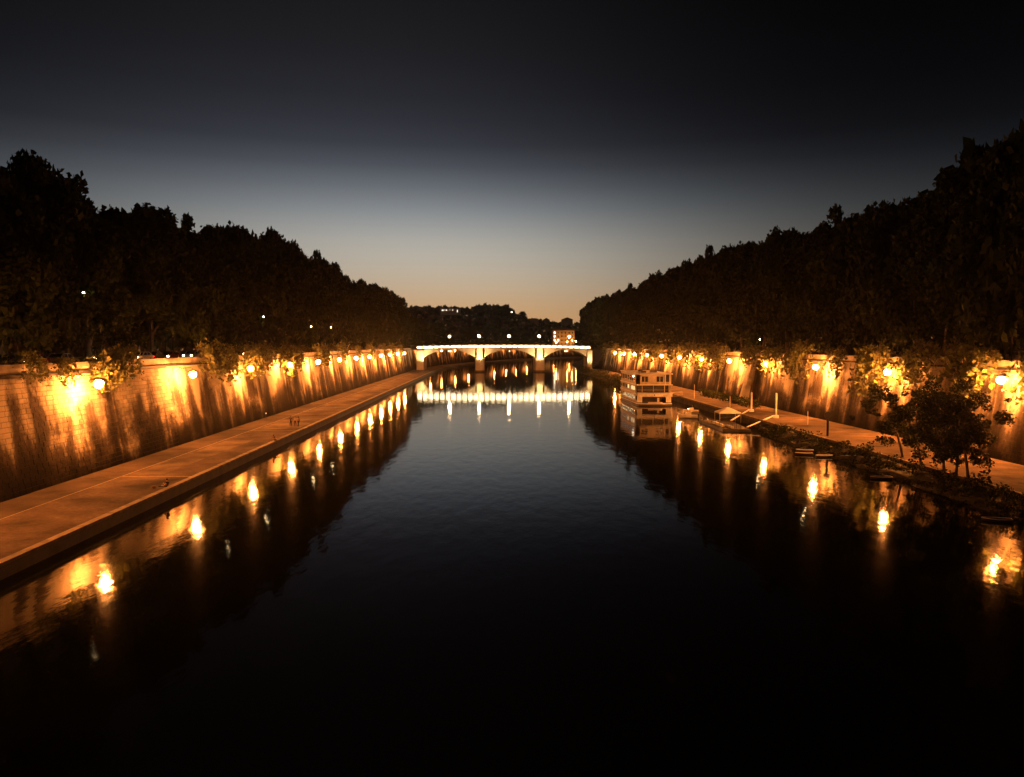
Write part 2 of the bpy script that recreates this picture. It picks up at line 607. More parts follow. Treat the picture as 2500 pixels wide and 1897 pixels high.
pt.obj('asphalt_patch', mat('newer pale asphalt', (0.072, 0.052, 0.035), vary=0.5, scale=0.3, rough=0.95, spec=0.05), quay)

# left embankment wall ----------------------------------------------
ZT = 12.2
BL0, BL1 = 62.0, 112.0                     # built block by block here
lwall = thing('embankment_wall', 'tall sooty stone embankment wall on the left behind the quay', 'wall', (-45, 250, ZQ))
P0 = Vector((-45, 250, ZQ))


def wall_slab(y0, y1, inset, parent, m):
    poly = [(lw(ZQ - .5) - inset, ZQ - .5), (lw(ZT) - inset, ZT), (lw(ZT) - 2, ZT), (lw(ZT) - 2, ZQ - .5)]
    b = MB().prism(poly, 'y', y0, y1)
    return b.obj('wall_face', m, parent, loc=-P0)


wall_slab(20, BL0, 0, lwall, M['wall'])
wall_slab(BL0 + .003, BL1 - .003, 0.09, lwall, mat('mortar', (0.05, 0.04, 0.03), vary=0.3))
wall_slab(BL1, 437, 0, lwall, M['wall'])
led = MB().box(lw(ZT) - 1.6, lw(ZT) + 0.28, 20, 437, ZT + .003, ZT + 0.26)
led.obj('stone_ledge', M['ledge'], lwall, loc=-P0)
par = MB()
y = 20.0
while y < 436:
    par.box(lw(ZT) - 0.42, lw(ZT) + 0.03, y, y + 5.98, ZT + 0.262, ZT + 1.02)
    y += 6
par.obj('parapet', M['parapet'], lwall, loc=-P0)
cop = MB().box(lw(ZT) - 0.48, lw(ZT) + 0.09, 20, 437, ZT + 1.023, ZT + 1.17)
cop.obj('parapet_coping', M['parapet'], lwall, loc=-P0)
# blocks
theta = math.atan(0.155)
lens = [0.8, 1.0, 1.2, 1.4]
HC = 0.505
bmesh_by_len = {}
for L_ in lens:
    b = MB()
    h, w, d, c = HC / 2 - 0.014, L_ / 2 - 0.013, 0.0, 0.02
    vs = [(-.12, -w, -h), (-.12, w, -h), (-.12, w, h), (-.12, -w, h), (-c, -w, -h), (-c, w, -h), (-c, w, h), (-c, -w, h), (0, -w + c, -h + c), (0, w - c, -h + c), (0, w - c, h - c), (0, -w + c, h - c)]
    fs = [(0, 4, 7, 3), (1, 2, 6, 5), (3, 7, 6, 2), (0, 1, 5, 4), (4, 8, 11, 7), (5, 6, 10, 9), (7, 11, 10, 6), (4, 5, 9, 8), (8, 9, 10, 11)]
    b.add(vs, [f[::-1] for f in fs])
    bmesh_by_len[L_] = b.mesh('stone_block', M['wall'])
spots = []
nrow = int((ZT - ZQ) / (HC * math.cos(theta)))
for r_ in range(nrow + 1):
    zc = ZQ + (r_ + 0.5) * HC * math.cos(theta) - 0.02
    if zc + HC / 2 > ZT:
        break
    y = BL0 + random.choice((0, .25, .4)) * 0 + 0.0
    while y < BL1 - 0.2:
        L_ = random.choice(lens)
        if y + L_ > BL1 - 0.75:
            L_ = min(lens, key=lambda q: abs(q - (BL1 - y)))
        spots.append((y + L_ / 2, zc, L_, random.uniform(-0.014, 0.018)))
        y += L_
seen = [s for s in spots if s[0] > 69.5]
seen.sort(key=lambda s: s[0] ** 2 + (s[1] - 15.3) ** 2)
near = set(seen[:300])
rest = MB()
rotm = Matrix.Rotation(-theta, 4, 'Y')
for s_ in spots:
    yc, zc, L_, pr = s_
    loc = Vector((lw(zc) + pr, yc, zc))
    if s_ in near:
        o = link('stone_block', bmesh_by_len[L_], lwall, loc - P0)
        o.rotation_euler = (0, -theta, 0)
    else:
        me = bmesh_by_len[L_]
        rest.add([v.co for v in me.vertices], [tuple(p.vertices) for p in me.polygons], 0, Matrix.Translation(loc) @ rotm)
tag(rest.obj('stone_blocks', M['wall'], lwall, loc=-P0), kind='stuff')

# left road above ----------------------------------------------------
XW = lw(ZT) - 0.45
ZR = ZT + .62                              # road level
sheet('left_pavement', [[(XW, 20, ZR + .12), (XW, 437, ZR + .12), (XW - 3, 437, ZR + .12), (XW - 3, 20, ZR + .12)]], M['pavement'])
tag(MB().box(XW - 3.25, XW - 3, 20, 437, ZR - .2, ZR + .14).obj('kerb', M['coping']), kind='structure')
sheet('left_road', [[(XW - 3.25, 20, ZR), (XW - 3.25, 437, ZR), (XW - 16, 437, ZR), (XW - 16, 20, ZR)]], M['asphalt'])
sheet('left_bank_ground', [[(XW - 16, -100, ZR), (XW - 16, 437, ZR), (-1350, 900, ZR), (-1350, -100, ZR)]], M['ground'])

# bank beyond the bridge on the left, bending right -------------------
LFar = [p for p in LBw if p[1] > 430]
LFar2 = offset(LFar, 1.6)
fw = thing('river_wall', 'far stone embankment wall curving right behind the bridge arches', 'wall', (0, 600, ZQ))
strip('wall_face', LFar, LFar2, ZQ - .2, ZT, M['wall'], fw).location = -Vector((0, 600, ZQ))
g3 = MB()
for i in range(len(LFar2) - 1):
    a, b_ = LFar2[i], LFar2[i + 1]
    g3.add([(*a, ZT + .1), (*b_, ZT + .1), (b_[0] - 300, b_[1] + 420, ZT + .1), (a[0] - 500, a[1] + 260, ZT + .1)], [(0, 1, 2, 3)])
tag(g3.obj('far_bank_ground', M['ground']), kind='structure')

# right bank -----------------------------------------------------------
ZP = 1.5


def re_(y):                                # right quay edge X
    if y < 130:
        return 48.6
    if y < 230:
        return 48.6 + (y - 130) / 100 * 1.2
    return 49.8


path = MB()
ys = list(range(20, 440, 8)) + [438]
for a, b_ in zip(ys[:-1], ys[1:]):
    path.add([(re_(a), a, ZP), (61.5, a, ZP), (61.5, b_, ZP), (re_(b_), b_, ZP)], [(0, 1, 2, 3)])
tag(path.obj('right_path', M['path']), kind='structure')
kb = MB()
y = 150.0
for a, b_ in zip(ys[:-1], ys[1:]):
    kb.add([(re_(a) - .02, a, ZP - .3), (re_(a) + .4, a, ZP - .3), (re_(b_) + .4, b_, ZP - .3), (re_(b_) - .02, b_, ZP - .3),
            (re_(a) - .02, a, ZP + .1), (re_(a) + .4, a, ZP + .1), (re_(b_) + .4, b_, ZP + .1), (re_(b_) - .02, b_, ZP + .1)],
           [(0, 1, 5, 4), (1, 2, 6, 5), (2, 3, 7, 6), (3, 0, 4, 7), (4, 5, 6, 7)])
tag(kb.obj('right_path_kerb', M['coping']), kind='structure')
bank = MB()
nb = 6
prev = None
for y in np.arange(20, 440, 2.0):
    w = 4.2 if y < 128 else (0.25 if 140 < y < 226 else (3.2 if y >= 234 else 1.6))
    row = []
    for k in range(nb + 1):
        t = k / nb
        xx = re_(y) - w * t - (RNG.normal() * 0.25 if 0 < k and w > 1 else 0)
        zz = (ZP - 0.28) - (ZP + 0.4) * t ** 1.3 + (RNG.normal() * 0.14 if 0 < k < nb and w > 1 else 0)
        row.append((xx, y + RNG.normal() * .2, zz))
    if prev:
        bank.add(prev + row, [(k, k + 1, nb + 2 + k, nb + 1 + k) for k in range(nb)])
    prev = row
tag(bank.obj('right_river_bank', M['bank']), kind='structure')

rwall = thing('embankment_wall', 'tall stone embankment wall on the right hung with foliage', 'wall', (61, 250, ZP))
P1 = Vector((61, 250, ZP))
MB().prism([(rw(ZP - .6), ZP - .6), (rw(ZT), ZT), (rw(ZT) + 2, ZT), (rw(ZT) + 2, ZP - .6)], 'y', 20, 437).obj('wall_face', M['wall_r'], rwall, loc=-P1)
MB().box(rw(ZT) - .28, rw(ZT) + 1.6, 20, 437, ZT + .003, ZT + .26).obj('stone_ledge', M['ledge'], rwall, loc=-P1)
MB().box(rw(ZT) - .03, rw(ZT) + .42, 20, 437, ZT + .262, ZT + 1.02).obj('parapet', M['parapet'], rwall, loc=-P1)
MB().box(rw(ZT) - .09, rw(ZT) + .48, 20, 437, ZT + 1.023, ZT + 1.17).obj('parapet_coping', M['parapet'], rwall, loc=-P1)
for yb in (186.5,):
    bt = MB().prism([(rw(ZP - .6) - 1.9, ZP - .6), (rw(11) - .5, 11.2), (rw(11) + .6, 11.8), (rw(ZP) + .5, ZP - .6)], 'y', yb - 1.1, yb + 1.1)
    bt.obj('buttress', M['parapet'], rwall, loc=-P1)
sheet('right_bank_ground', [[(rw(ZT) + 1.5, -100, ZT + .1), (1350, -100, ZT + .1), (1350, 900, ZT + .1), (rw(ZT) + 1.5, 437, ZT + .1)],
                            [(rw(ZT) + 1.5, 437, ZT + .1), (1350, 900, ZT + .1), (1350, 1400, ZT + .1), (150, 800, ZT + .1), (84, 660, ZT + .1), (67, 540, ZT + .1)]], M['ground'])
RB = [(52, 456), (53, 480), (55, 540), (59, 600), (68, 660), (85, 720), (125, 790)]
rf = MB()
RB2 = offset(RB, -9)
for i in range(len(RB) - 1):
    a, b_, c_, d_ = RB[i], RB[i + 1], RB2[i + 1], RB2[i]
    rf.add([(*a, -.3), (*b_, -.3), (*c_, 4.0), (*d_, 4.0)], [(0, 3, 2, 1)])
    rf.add([(*d_, 4.0), (*c_, 4.0), (c_[0] + 4, c_[1], ZT + .1), (d_[0] + 4, d_[1], ZT + .1)], [(0, 3, 2, 1)])
tag(rf.obj('far_right_bank', M['bank']), kind='structure')

# far hill -------------------------------------------------------------


def hill_z(x):
    return 57 - 0.00025 * (x + 50) ** 2 - (11 * min(1, max(0, (x - 15) / 30))) + 1.2 * math.sin(x * .05)


hill = MB()
nx, ny = 44, 14
for j in range(ny):
    for i in range(nx):
        x = -420 + 720 * i / (nx - 1)
        t = j / (ny - 1)
        yy = 880 + 380 * t + 0.10 * max(0, x) * 2
        crest = hill_z(x)
        zz = ZT + (crest - ZT) * math.sin(min(1, t * 1.6) * math.pi / 2) ** 1.2
        hill.v.append((x, yy, zz))
for j in range(ny - 1):
    for i in range(nx - 1):
        a = j * nx + i
        hill.f.append((a, a + 1, a + nx + 1, a + nx))
        hill.mi.append(0)
tag(hill.obj('hill', M['ground'], smooth=True), kind='structure')

# ------------------------------------------------------------------ bridge
YB = 440.0
XL, XR = -42.6, 54.4
bridge = thing('stone_arch_bridge', 'floodlit three arched stone bridge crossing the river', 'bridge', (6, YB, 0))
BO = -Vector((6, YB, 0))


def camber(x):
    return 0.75 * (1 - ((x - 6) / 48.5) ** 2)


ARCH = [(-38.6, -10.0), (-5.0, 23.3), (28.7, 52.6)]
ZS, ZA = 7.9, 12.35


def intrados(x):
    for a, b_ in ARCH:
        if a < x < b_:
            m_, h = (a + b_) / 2, (b_ - a) / 2
            rise = ZA - ZS
            rad = (h * h + rise * rise) / (2 * rise)
            return ZS + math.sqrt(max(0, rad * rad - (x - m_) ** 2)) - (rad - rise) + camber(m_) * .3
    return None


for a, b_ in ARCH:
    sp_, und, ring = MB(), MB(), MB()
    n = 30
    xs = [a + (b_ - a) * i / n for i in range(n + 1)]
    zs = [ZS + 0.0] + [intrados(x) for x in xs[1:-1]] + [ZS + 0.0]
    for i in range(n):
        x0, x1, z0, z1 = xs[i], xs[i + 1], zs[i], zs[i + 1]
        sp_.add([(x0, YB, z0), (x1, YB, z1), (x1, YB, 13.0 + camber(x1)), (x0, YB, 13.0 + camber(x0)),
                 (x0, YB + .4, z0 + .01), (x1, YB + .4, z1 + .01), (x1, YB + .4, 13.0 + camber(x1)), (x0, YB + .4, 13.0 + camber(x0))], [(0, 1, 2, 3), (7, 6, 5, 4), (0, 4, 5, 1)] + ([(0, 3, 7, 4)] if i == 0 else []) + ([(1, 5, 6, 2)] if i == n - 1 else []))
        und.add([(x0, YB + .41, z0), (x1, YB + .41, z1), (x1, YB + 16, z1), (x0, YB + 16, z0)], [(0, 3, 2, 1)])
        ring.add([(x0, YB - .18, z0 - .02), (x1, YB - .18, z1 - .02), (x1, YB - .18, z1 + .75), (x0, YB - .18, z0 + .75),
                  (x0, YB + .3, z0 - .02), (x1, YB + .3, z1 - .02), (x1, YB + .3, z1 + .75), (x0, YB + .3, z0 + .75)],
                 [(0, 1, 2, 3), (0, 4, 5, 1), (3, 2, 6, 7)])
    sp_.obj('spandrel_wall', M['bridge'], bridge, loc=BO)
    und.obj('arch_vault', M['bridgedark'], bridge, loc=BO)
    ring.obj('arch_ring', M['bridge'], bridge, loc=BO)
dk = MB()
n = 32
for i in range(n):
    x0 = XL + (XR - XL) * i / n
    x1 = XL + (XR - XL) * (i + 1) / n
    dk.prism([(x0, 12.95 + camber(x0)), (x1, 12.95 + camber(x1)), (x1, 13.25 + camber(x1)), (x0, 13.25 + camber(x0))], 'y', YB - .35, YB + 16.35)
dk.obj('deck', M['bridge'], bridge, loc=BO)
for (x0, x1) in ((-10.0, -5.0), (23.3, 28.7)):
    xm = (x0 + x1) / 2
    pr = MB()
    nose = [(x0, YB + 17.5), (x0, YB + 0.2)] + [(xm + (x1 - x0) / 2 * math.cos(t), YB + .2 - 2.2 * math.sin(t)) for t in np.linspace(math.pi, 0, 9)[1:-1]] + [(x1, YB + .2), (x1, YB + 17.5)]
    pr.prism([(p[0], p[1]) for p in nose], 'z', -1, 7.2)
    po = pr.obj('pier', M['bridge'], bridge, loc=BO)
    nose2 = [(xm + (p[0] - xm) * 1.08, YB + .2 + (p[1] - YB - .2) * 1.08) for p in nose]
    MB().prism(nose2, 'z', 7.203, 7.7).obj('pier_cap', M['bridge'], po)
    MB().prism(nose2, 'z', -1, 0.9).obj('pier_foot', M['bridgedark'], po)
    MB().box(xm - 1.6, xm + 1.6, YB - 1.0, YB + 17, 7.703, 12.9 + camber(xm)).obj('pilaster', M['bridge'], bridge, loc=BO)
for (x0, x1, s_) in ((-42.6, -38.6, 1), (52.6, 55.2, -1)):
    ab = MB().box(x0, x1, YB - 1.6, YB + 17, -0.8, 11.4)
    ao = ab.obj('abutment', M['bridge'], bridge, loc=BO)
    MB().box(x0 - .2, x1 + .2, YB - 1.8, YB + 17.2, 11.403, 11.9).obj('abutment_cornice', M['bridge'], ao)
    MB().box(x0 + .6, x1 - .6, YB - .6, YB + 16.6, 11.903, 12.9).obj('end_pedestal', M['bridge'], ao)
# parapet bays with their light strips
nb_ = 31
bw = (XR - XL) / nb_
panel = MB().box(-bw / 2 + .2, bw / 2 - .2, -.2, .2, 0, 1.05).mesh('parapet_panel', M['bridge'])
rail = MB().box(-bw / 2 + .003, bw / 2 - .003, -.3, .3, 1.053, 1.22).mesh('hand_rail', M['bridge'])
strip_me = MB().box(-bw / 2 + .34, bw / 2 - .34, -.16, .0, 0, .42).mesh('light_strip', M['strip'])
post_me = MB().box(-.38, .38, -.6, .27, -.5, 1.05).mesh('bracket_post', M['bridgedark'])
for i in range(nb_):
    xm = XL + bw * (i + .5)
    zb = 13.253 + camber(xm)
    for nm, me, dy, dz in (('parapet_panel', panel, 0.1, 0), ('hand_rail', rail, 0.1, 0), ('light_strip', strip_me, -.28, .02)):
        link(nm, me, bridge, BO + Vector((xm, YB + dy, zb + dz)))
    link('bracket_post', post_me, bridge, BO + Vector((xm - bw / 2, YB - .0, zb)))
link('bracket_post', post_me, bridge, BO + Vector((XR, YB, 13.253 + camber(XR))))
back = MB()
for i in range(nb_):
    xm = XL + bw * (i + .5)
    back.box(xm - bw / 2, xm + bw / 2 - .004, YB + 16, YB + 16.3, 13.253 + camber(xm), 14.7 + camber(xm))
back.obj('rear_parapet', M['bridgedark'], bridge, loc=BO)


def spot(name, loc, target, power, col, size, blend=.6, rad=.25, parent=None):
    l = bpy.data.lights.new(name, 'SPOT')
    l.energy = power
    l.color = col
    l.spot_size = R(size)
    l.spot_blend = blend
    l.shadow_soft_size = rad
    o = link(name, l, parent, loc)
    o.rotation_euler = (Vector(target) - Vector(loc)).to_track_quat('-Z', 'Y').to_euler()
    return o


names = ['left pier', 'right pier', 'left abutment', 'right abutment']
for nm_, (x, z, tz, pw) in zip(names, ((-7.5, 8.0, 13, 6800), (26, 8.0, 13, 7800), (-38.6, 7.0, 13, 7000), (53.9, 6.0, 12, 3600))):
    f_ = thing('floodlight', f'small floodlight shining up the {nm_} of the bridge', 'floodlight', (x, YB - 5.6, z), 0, 'floodlights on the bridge piers')
    MB().box(-.3, .3, -.14, .14, -.18, .14).obj('housing', M['iron'], f_)
    MB().box(-.24, .24, .142, .16, -.1, .12).obj('lens', M['flood'], f_)
    MB().tube([(0, 0, -.18), (0, 4.2 if 'pier' in nm_ else 4.1, -.9)], .06).obj('mounting_arm', M['iron'], f_)
    spot('floodlight_beam', (0, .3, .1), (0, 5.6, tz - z), pw, (1.0, .70, .29), 150, parent=f_)

# lamp posts on the bridge
blp = None
for i, x in enumerate((-24.4, -7.9, 8.8, 25.7, 42.6)):
    lab = ['leftmost', 'second from left', 'middle', 'second from right', 'rightmost'][i]
    label = f'lit lamp post on the bridge parapet, {lab} of five'
    if blp is None:
        blp = thing('bridge_lamp', label, 'lamp post', (0, 0, 0), 0, 'lamp posts along the bridge')
        MB().tube([(0, 0, 0), (0, 0, .4), (0, 0, .5), (0, 0, 4.0)], [.22, .2, .09, .06], 8).obj('post', M['iron'], blp)
        MB().tube([(-.5, 0, 3.7), (-.25, 0, 3.9), (0, 0, 3.75), (.25, 0, 3.9), (.5, 0, 3.7)], .04).obj('cross_arm', M['iron'], blp)
        MB().ball((0, 0, 4.45), .5, 12, 8).obj('globe', M['bridgelamp'], blp, True)
        MB().tube([(0, 0, 4.86), (0, 0, 4.95), (0, 0, 5.1)], [.25, .14, .02], 8).obj('globe_cap', M['iron'], blp)
        o = blp
    else:
        o = copy_tree(blp)
        o['label'] = label
    o.location = (x, YB + .6, 14.81 + camber(x))
# small navigation lights under each arch crown
for i, x in enumerate((-24.3, 9.1, 40.6)):
    o = thing('navigation_light', f'twin white navigation light under the {["left", "middle", "right"][i]} bridge arch crown', 'signal light', (x, YB - .25, 11.6), 0, 'navigation lights under the arches')
    MB().box(-.7, .7, -.05, .05, .28, .42).obj('hanger', M['iron'], o)
    for s_ in ((-.45, .45) if i != 1 else (0,)):
        MB().ball((s_, 0, 0), .26, 10, 7).obj('lens', M['winhot'], o, True)

# ------------------------------------------------------------------ wall lamps
arm_pts = lambda s: [(0, 0, .95), (s * .7, 0, 1.0), (s * 1.5, 0, .9), (s * 2.4, 0, 1.02), (s * 2.75, 0, .9), (s * 2.8, 0, .55)]


def wall_lamp(side):
    t = thing('wall_lamp', '', 'wall lamp')
    s = side
    b = MB().tube(arm_pts(s), .045, 6)
    b.tube([(0, 0, .25), (s * .4, 0, .45), (s * .8, 0, .75), (s * 1.1, 0, .97)], .03, 5)
    b.tube([(s * (1.35 + .2 * math.cos(q)), 0, .72 + .2 * math.sin(q)) for q in np.linspace(.4, 5.6, 10)], .025, 5)
    b.obj('bracket', M['iron'], t)
    MB().box(min(0, -s * .05), max(0, -s * .05), -.12, .12, .1, 1.1).obj('wall_plate', M['iron'], t)
    MB().ball((s * 2.8, 0, 0), .45, 16, 11).obj('globe', M['sodium'], t, True)
    MB().tube([(s * 2.8, 0, .42), (s * 2.8, 0, .54), (s * 2.8, 0, .64), (s * 2.8, 0, .74)], [.98, .7, .26, .05], 16, cap=False).obj('lamp_hood', M['parapet'], t, True)  # hood made oversized to keep upward lamp light off the trees
    return t


pl = wall_lamp(1)
for i in range(13):
    o = pl if i == 0 else copy_tree(pl)
    y = 87 + 27 * (i - 1) if i else 60
    o.location = (lw(11.5) + .02, y, 11.0)
    o['label'] = ('bracket wall lamp on the left wall just beyond the left frame edge' if i == 0 else nth(i - 1, 'glowing bracket lamp', 'along the left embankment wall'))
    o['group'] = 'lamps along the left embankment wall'
prr = wall_lamp(-1)
RLY = [90.5 + 26.5 * k for k in range(12)]
for i, y in enumerate(RLY):
    o = prr if i == 0 else copy_tree(prr)
    o.location = (rw(11.5) - .02, y, 11.15)
    o['label'] = nth(i, 'glowing bracket lamp', 'along the right embankment wall') if i < 12 else 'bracket wall lamp on the right wall outside the frame'
    o['group'] = 'lamps along the right embankment wall'
# far lamps beyond the bridge on the bending left wall
import itertools
FG = MB().ball((2.8, 0, 0), .36, 14, 10).mesh('globe', M['fardim'], True)
far = []
d = 0
seg = list(zip(LFar[:-1], LFar[1:]))
want = 22.0
acc = 0.0
for a, b_ in seg:
    a, b_ = Vector(a), Vector(b_)
    L_ = (b_ - a).length
    while want <= acc + L_:
        p = a + (b_ - a) * ((want - acc) / L_)
        t_ = (b_ - a).normalized()
        far.append((p, math.atan2(-t_.x, t_.y)))
        want += 40
    acc += L_
for i, (p, ang) in enumerate(far[:14]):
    o = copy_tree(pl)
    nrm = Vector((math.cos(ang), math.sin(ang)))
    o.location = (p.x - nrm.x * 1.4, p.y - nrm.y * 1.4, 11.0)
    o.rotation_euler = (0, 0, ang)
    for ch in o.children:
        if ch.name.startswith('globe'):
            ch.data = FG
    o['label'] = nth(i, 'lamp glow', 'on the curved wall seen behind the bridge')
    o['group'] = 'lamps on the curved wall behind the bridge'



def by_lamp(y, lamps, seen_):
    """where along the wall: counted from the lamp just before it"""
    k = sum(1 for q in lamps if q <= y) - 1
    seen_[k] = seen_.get(k, 0) + 1
    c = ['first', 'second', 'third', 'fourth', 'fifth', 'sixth', 'seventh', 'eighth'][seen_[k] - 1]
    return c, ('before the nearest lamp' if k < 0 else f'past the {ORD[k]} lamp' if k else 'past the nearest lamp')


LLY = [87 + 27 * k for k in range(12)]
SEEN1, SEEN2, SEEN3, SEEN4, SEEN5, SEEN6 = {}, {}, {}, {}, {}, {}

# ------------------------------------------------------------------ trees


EXT = {}


def crown_mesh(name, seed, ragged=0.0, nclump=64, per=95, leaf=(0.26, 0.5), material='leaf', rx=6.4, rz=9.6):
    rng = np.random.default_rng(seed)
    d = rng.normal(size=(nclump, 3))
    d /= np.linalg.norm(d, axis=1)[:, None]
    rr = rng.random(nclump) ** (0.38) * (0.86 + ragged * 0.3 * rng.normal(size=nclump))
    c = d * rr[:, None] * np.array([rx, rx, rz])
    # egg shape: wider low, narrower and uneven on top
    c[:, :2] *= (1.08 - 0.30 * np.clip(c[:, 2] / rz, -.4, 1))[:, None]
    r = rng.uniform(1.0, 2.15, nclump) * (1 - .15 * ragged)
    pts = clump_points(rng, c, r, per)
    inner = rng.normal(size=(int(2600 * (1 - ragged * .7)), 3))
    inner /= np.linalg.norm(inner, axis=1)[:, None]
    inner *= (rng.random(len(inner)) ** .5)[:, None] * np.array([rx, rx, rz]) * 0.74
    sz = np.concatenate([rng.uniform(leaf[0], leaf[1], len(pts)), rng.uniform(.5, .8, len(inner))])
    me = leaves_mesh(name, np.vstack([pts, inner]), sz, M[material], rng)
    EXT[me.name] = (float(np.percentile(pts[:, 2], .4)), float(np.percentile(pts[:, 2], 99.6)))
    return me


CROWNS = [crown_mesh('crown', 100 + i, 0.15 + 0.15 * (i % 3)) for i in range(5)]
RAGGED = [crown_mesh('crown', 201, .9, 84, 85, (.24, .44)), crown_mesh('crown', 202, .6, 74, 85, (.24, .46))]
FARCR = [crown_mesh('crown', 300 + i, .2, 46, 34, (.5, .95)) for i in range(3)]


def trunk_mesh(seed, hgt=9.0):
    rng = random.Random(seed)
    b = MB()
    lean = [(rng.uniform(-.3, .3), rng.uniform(-.3, .3)) for _ in range(4)]
    pts = [(0, 0, -.2), (lean[0][0], lean[0][1], 2), (lean[1][0] * 1.6, lean[1][1] * 1.6, 4.6), (lean[2][0] * 2.4, lean[2][1] * 2.4, hgt)]
    b.tube(pts, [.5, .42, .36, .2], 8)
    top = Vector(pts[2])
    for k in range(6):
        a = k * 1.05 + rng.uniform(-.3, .3)
        base = top + Vector((0, 0, rng.uniform(-.3, 2.5)))
        e1 = base + Vector((math.cos(a) * 1.8, math.sin(a) * 1.8, 1.8))
        e2 = base + Vector((math.cos(a) * 4.0, math.sin(a) * 4.0, rng.uniform(4, 7)))
        b.tube([base, e1, e2], [.2, .15, .05], 6)
    return b.mesh('trunk', M['bark'], True)


TRUNKS = [trunk_mesh(i) for i in range(4)]


def tree(x, y, zbase, ztop, crown, label, group, wid=1.0, crown_base=None, name='plane_tree', bend=0.0):
    t = thing(name, label, 'tree', (x, y, zbase), random.uniform(0, 6.28), group)
    tr = link('trunk', random.choice(TRUNKS), t)
    cbz = crown_base if crown_base is not None else zbase + 4.2
    hgt = ztop - cbz
    lo, hi = EXT[crown.name]
    k = hgt / (hi - lo)
    c = link('crown', crown, t, (0, 0, cbz - lo * k - zbase))
    c.scale = (wid, wid, k)
    tr.scale = (1, 1, (ztop - zbase) / 24)
    return t


def interp(tab, y):
    ks = sorted(tab)
    return float(np.interp(y, [k[0] for k in ks], [k[1] for k in ks]))


LT = [(60, 31.5), (80, 32), (84, 34.3), (92, 36.5), (99, 35), (104, 31.6), (110, 33.6), (117, 35.4), (128, 35.3), (134, 33.8), (150, 36.4), (175, 40), (193, 40.5), (200, 38.5), (233, 39.5), (265, 39.7), (283, 35), (309, 39.5), (395, 40.5), (437, 39)]
y = 66.0
i = 0
GL = 'plane trees along the left embankment'
while y < 436:
    zt = interp(LT, y) + random.uniform(-.4, .4)
    tall = 86 < y < 100
    cr = RAGGED[i % 2] if tall or y > 225 and i % 3 == 0 else CROWNS[i % 5]
    c_, w_ = by_lamp(y, LLY, SEEN3)
    tree(-51.3 + random.uniform(-.5, .5), y, ZR, zt, cr,
         (f'tall ragged plane tree above the left wall, {c_} {w_}' if tall else f'{c_} front plane tree above the left wall {w_}'), GL, random.uniform(.86, 1.02), ZT + 3.4)
    y += random.uniform(7.6, 9.6)
    i += 1
y = 58.0
while y < 445:
    tree(-63 + random.uniform(-1, 1), y, ZT + .1, 15.3 + (interp(LT, max(60, y * 51 / 63)) - 15.3) * 63 / 51 * random.uniform(.80, .88), random.choice(FARCR), 'dark plane tree in the rear row behind the left road', 'plane trees behind the left road', random.uniform(1.05, 1.3), ZT + 3)
    y += random.uniform(8.5, 11)
RT = [(70, 42), (98, 42.4), (103, 41.6), (111, 40.2), (117, 39), (123, 37.4), (133, 38.4), (143, 39.2), (155, 38.8), (168, 39), (180, 40.5), (195, 39.4), (218, 42), (258, 42), (299, 42), (356, 41), (423, 42), (522, 43.5), (606, 43)]
y = 72.0
i = 0
while y < 436:
    c_, w_ = by_lamp(y, RLY, SEEN4)
    tree(66.5 + random.uniform(-.6, .6), y, ZT + .1, interp(RT, y) + random.uniform(-.5, .3), CROWNS[(i * 2 + 1) % 5], f'{c_} front plane tree above the right wall {w_}', 'plane trees along the right embankment', random.uniform(.95, 1.15), ZT + 3.0)
    y += random.uniform(7.6, 9.4)
    i += 1
y = 80.0
while y < 440:
    tree(79 + random.uniform(-1, 1), y, ZT + .1, 15.3 + (interp(RT, y * 66 / 79) - 15.3) * 79 / 66 * random.uniform(.92, .98), random.choice(FARCR), 'dark plane tree in the rear row above the right wall', 'plane trees behind the right road', random.uniform(1.15, 1.35), ZT + 2.5)
    y += random.uniform(9, 12)
# beyond the bridge
for k in range(15):
    yy = 448 + k * 12
    xx = float(np.interp(yy, [p[1] for p in RB], [p[0] for p in RB])) + 13
    tree(xx, yy, ZT - 1, interp(RT, yy) + random.uniform(-1, 1), random.choice(FARCR), 'distant dark tree on the right bank beyond the bridge', 'distant trees right of the bridge', random.uniform(1, 1.2), ZT + 1)
far_l = offset(LFar, 9)
acc = 0
for a, b_ in zip(far_l[:-1], far_l[1:]):
    a, b_ = Vector(a), Vector(b_)
    n = max(1, int((b_ - a).length / 13))
    for k in range(n):
        p = a + (b_ - a) * (k + .5) / n
        if 52 < p.x < 90 and p.y > 800:
            continue
        tree(p.x, p.y, ZT + .1, 33 + random.uniform(-2, 2) if p.y < 520 else 29 + random.uniform(-2, 2), random.choice(FARCR), 'distant dark tree on the curved bank behind the bridge', 'distant trees behind the bridge', random.uniform(.95, 1.15), ZT + 1.5)

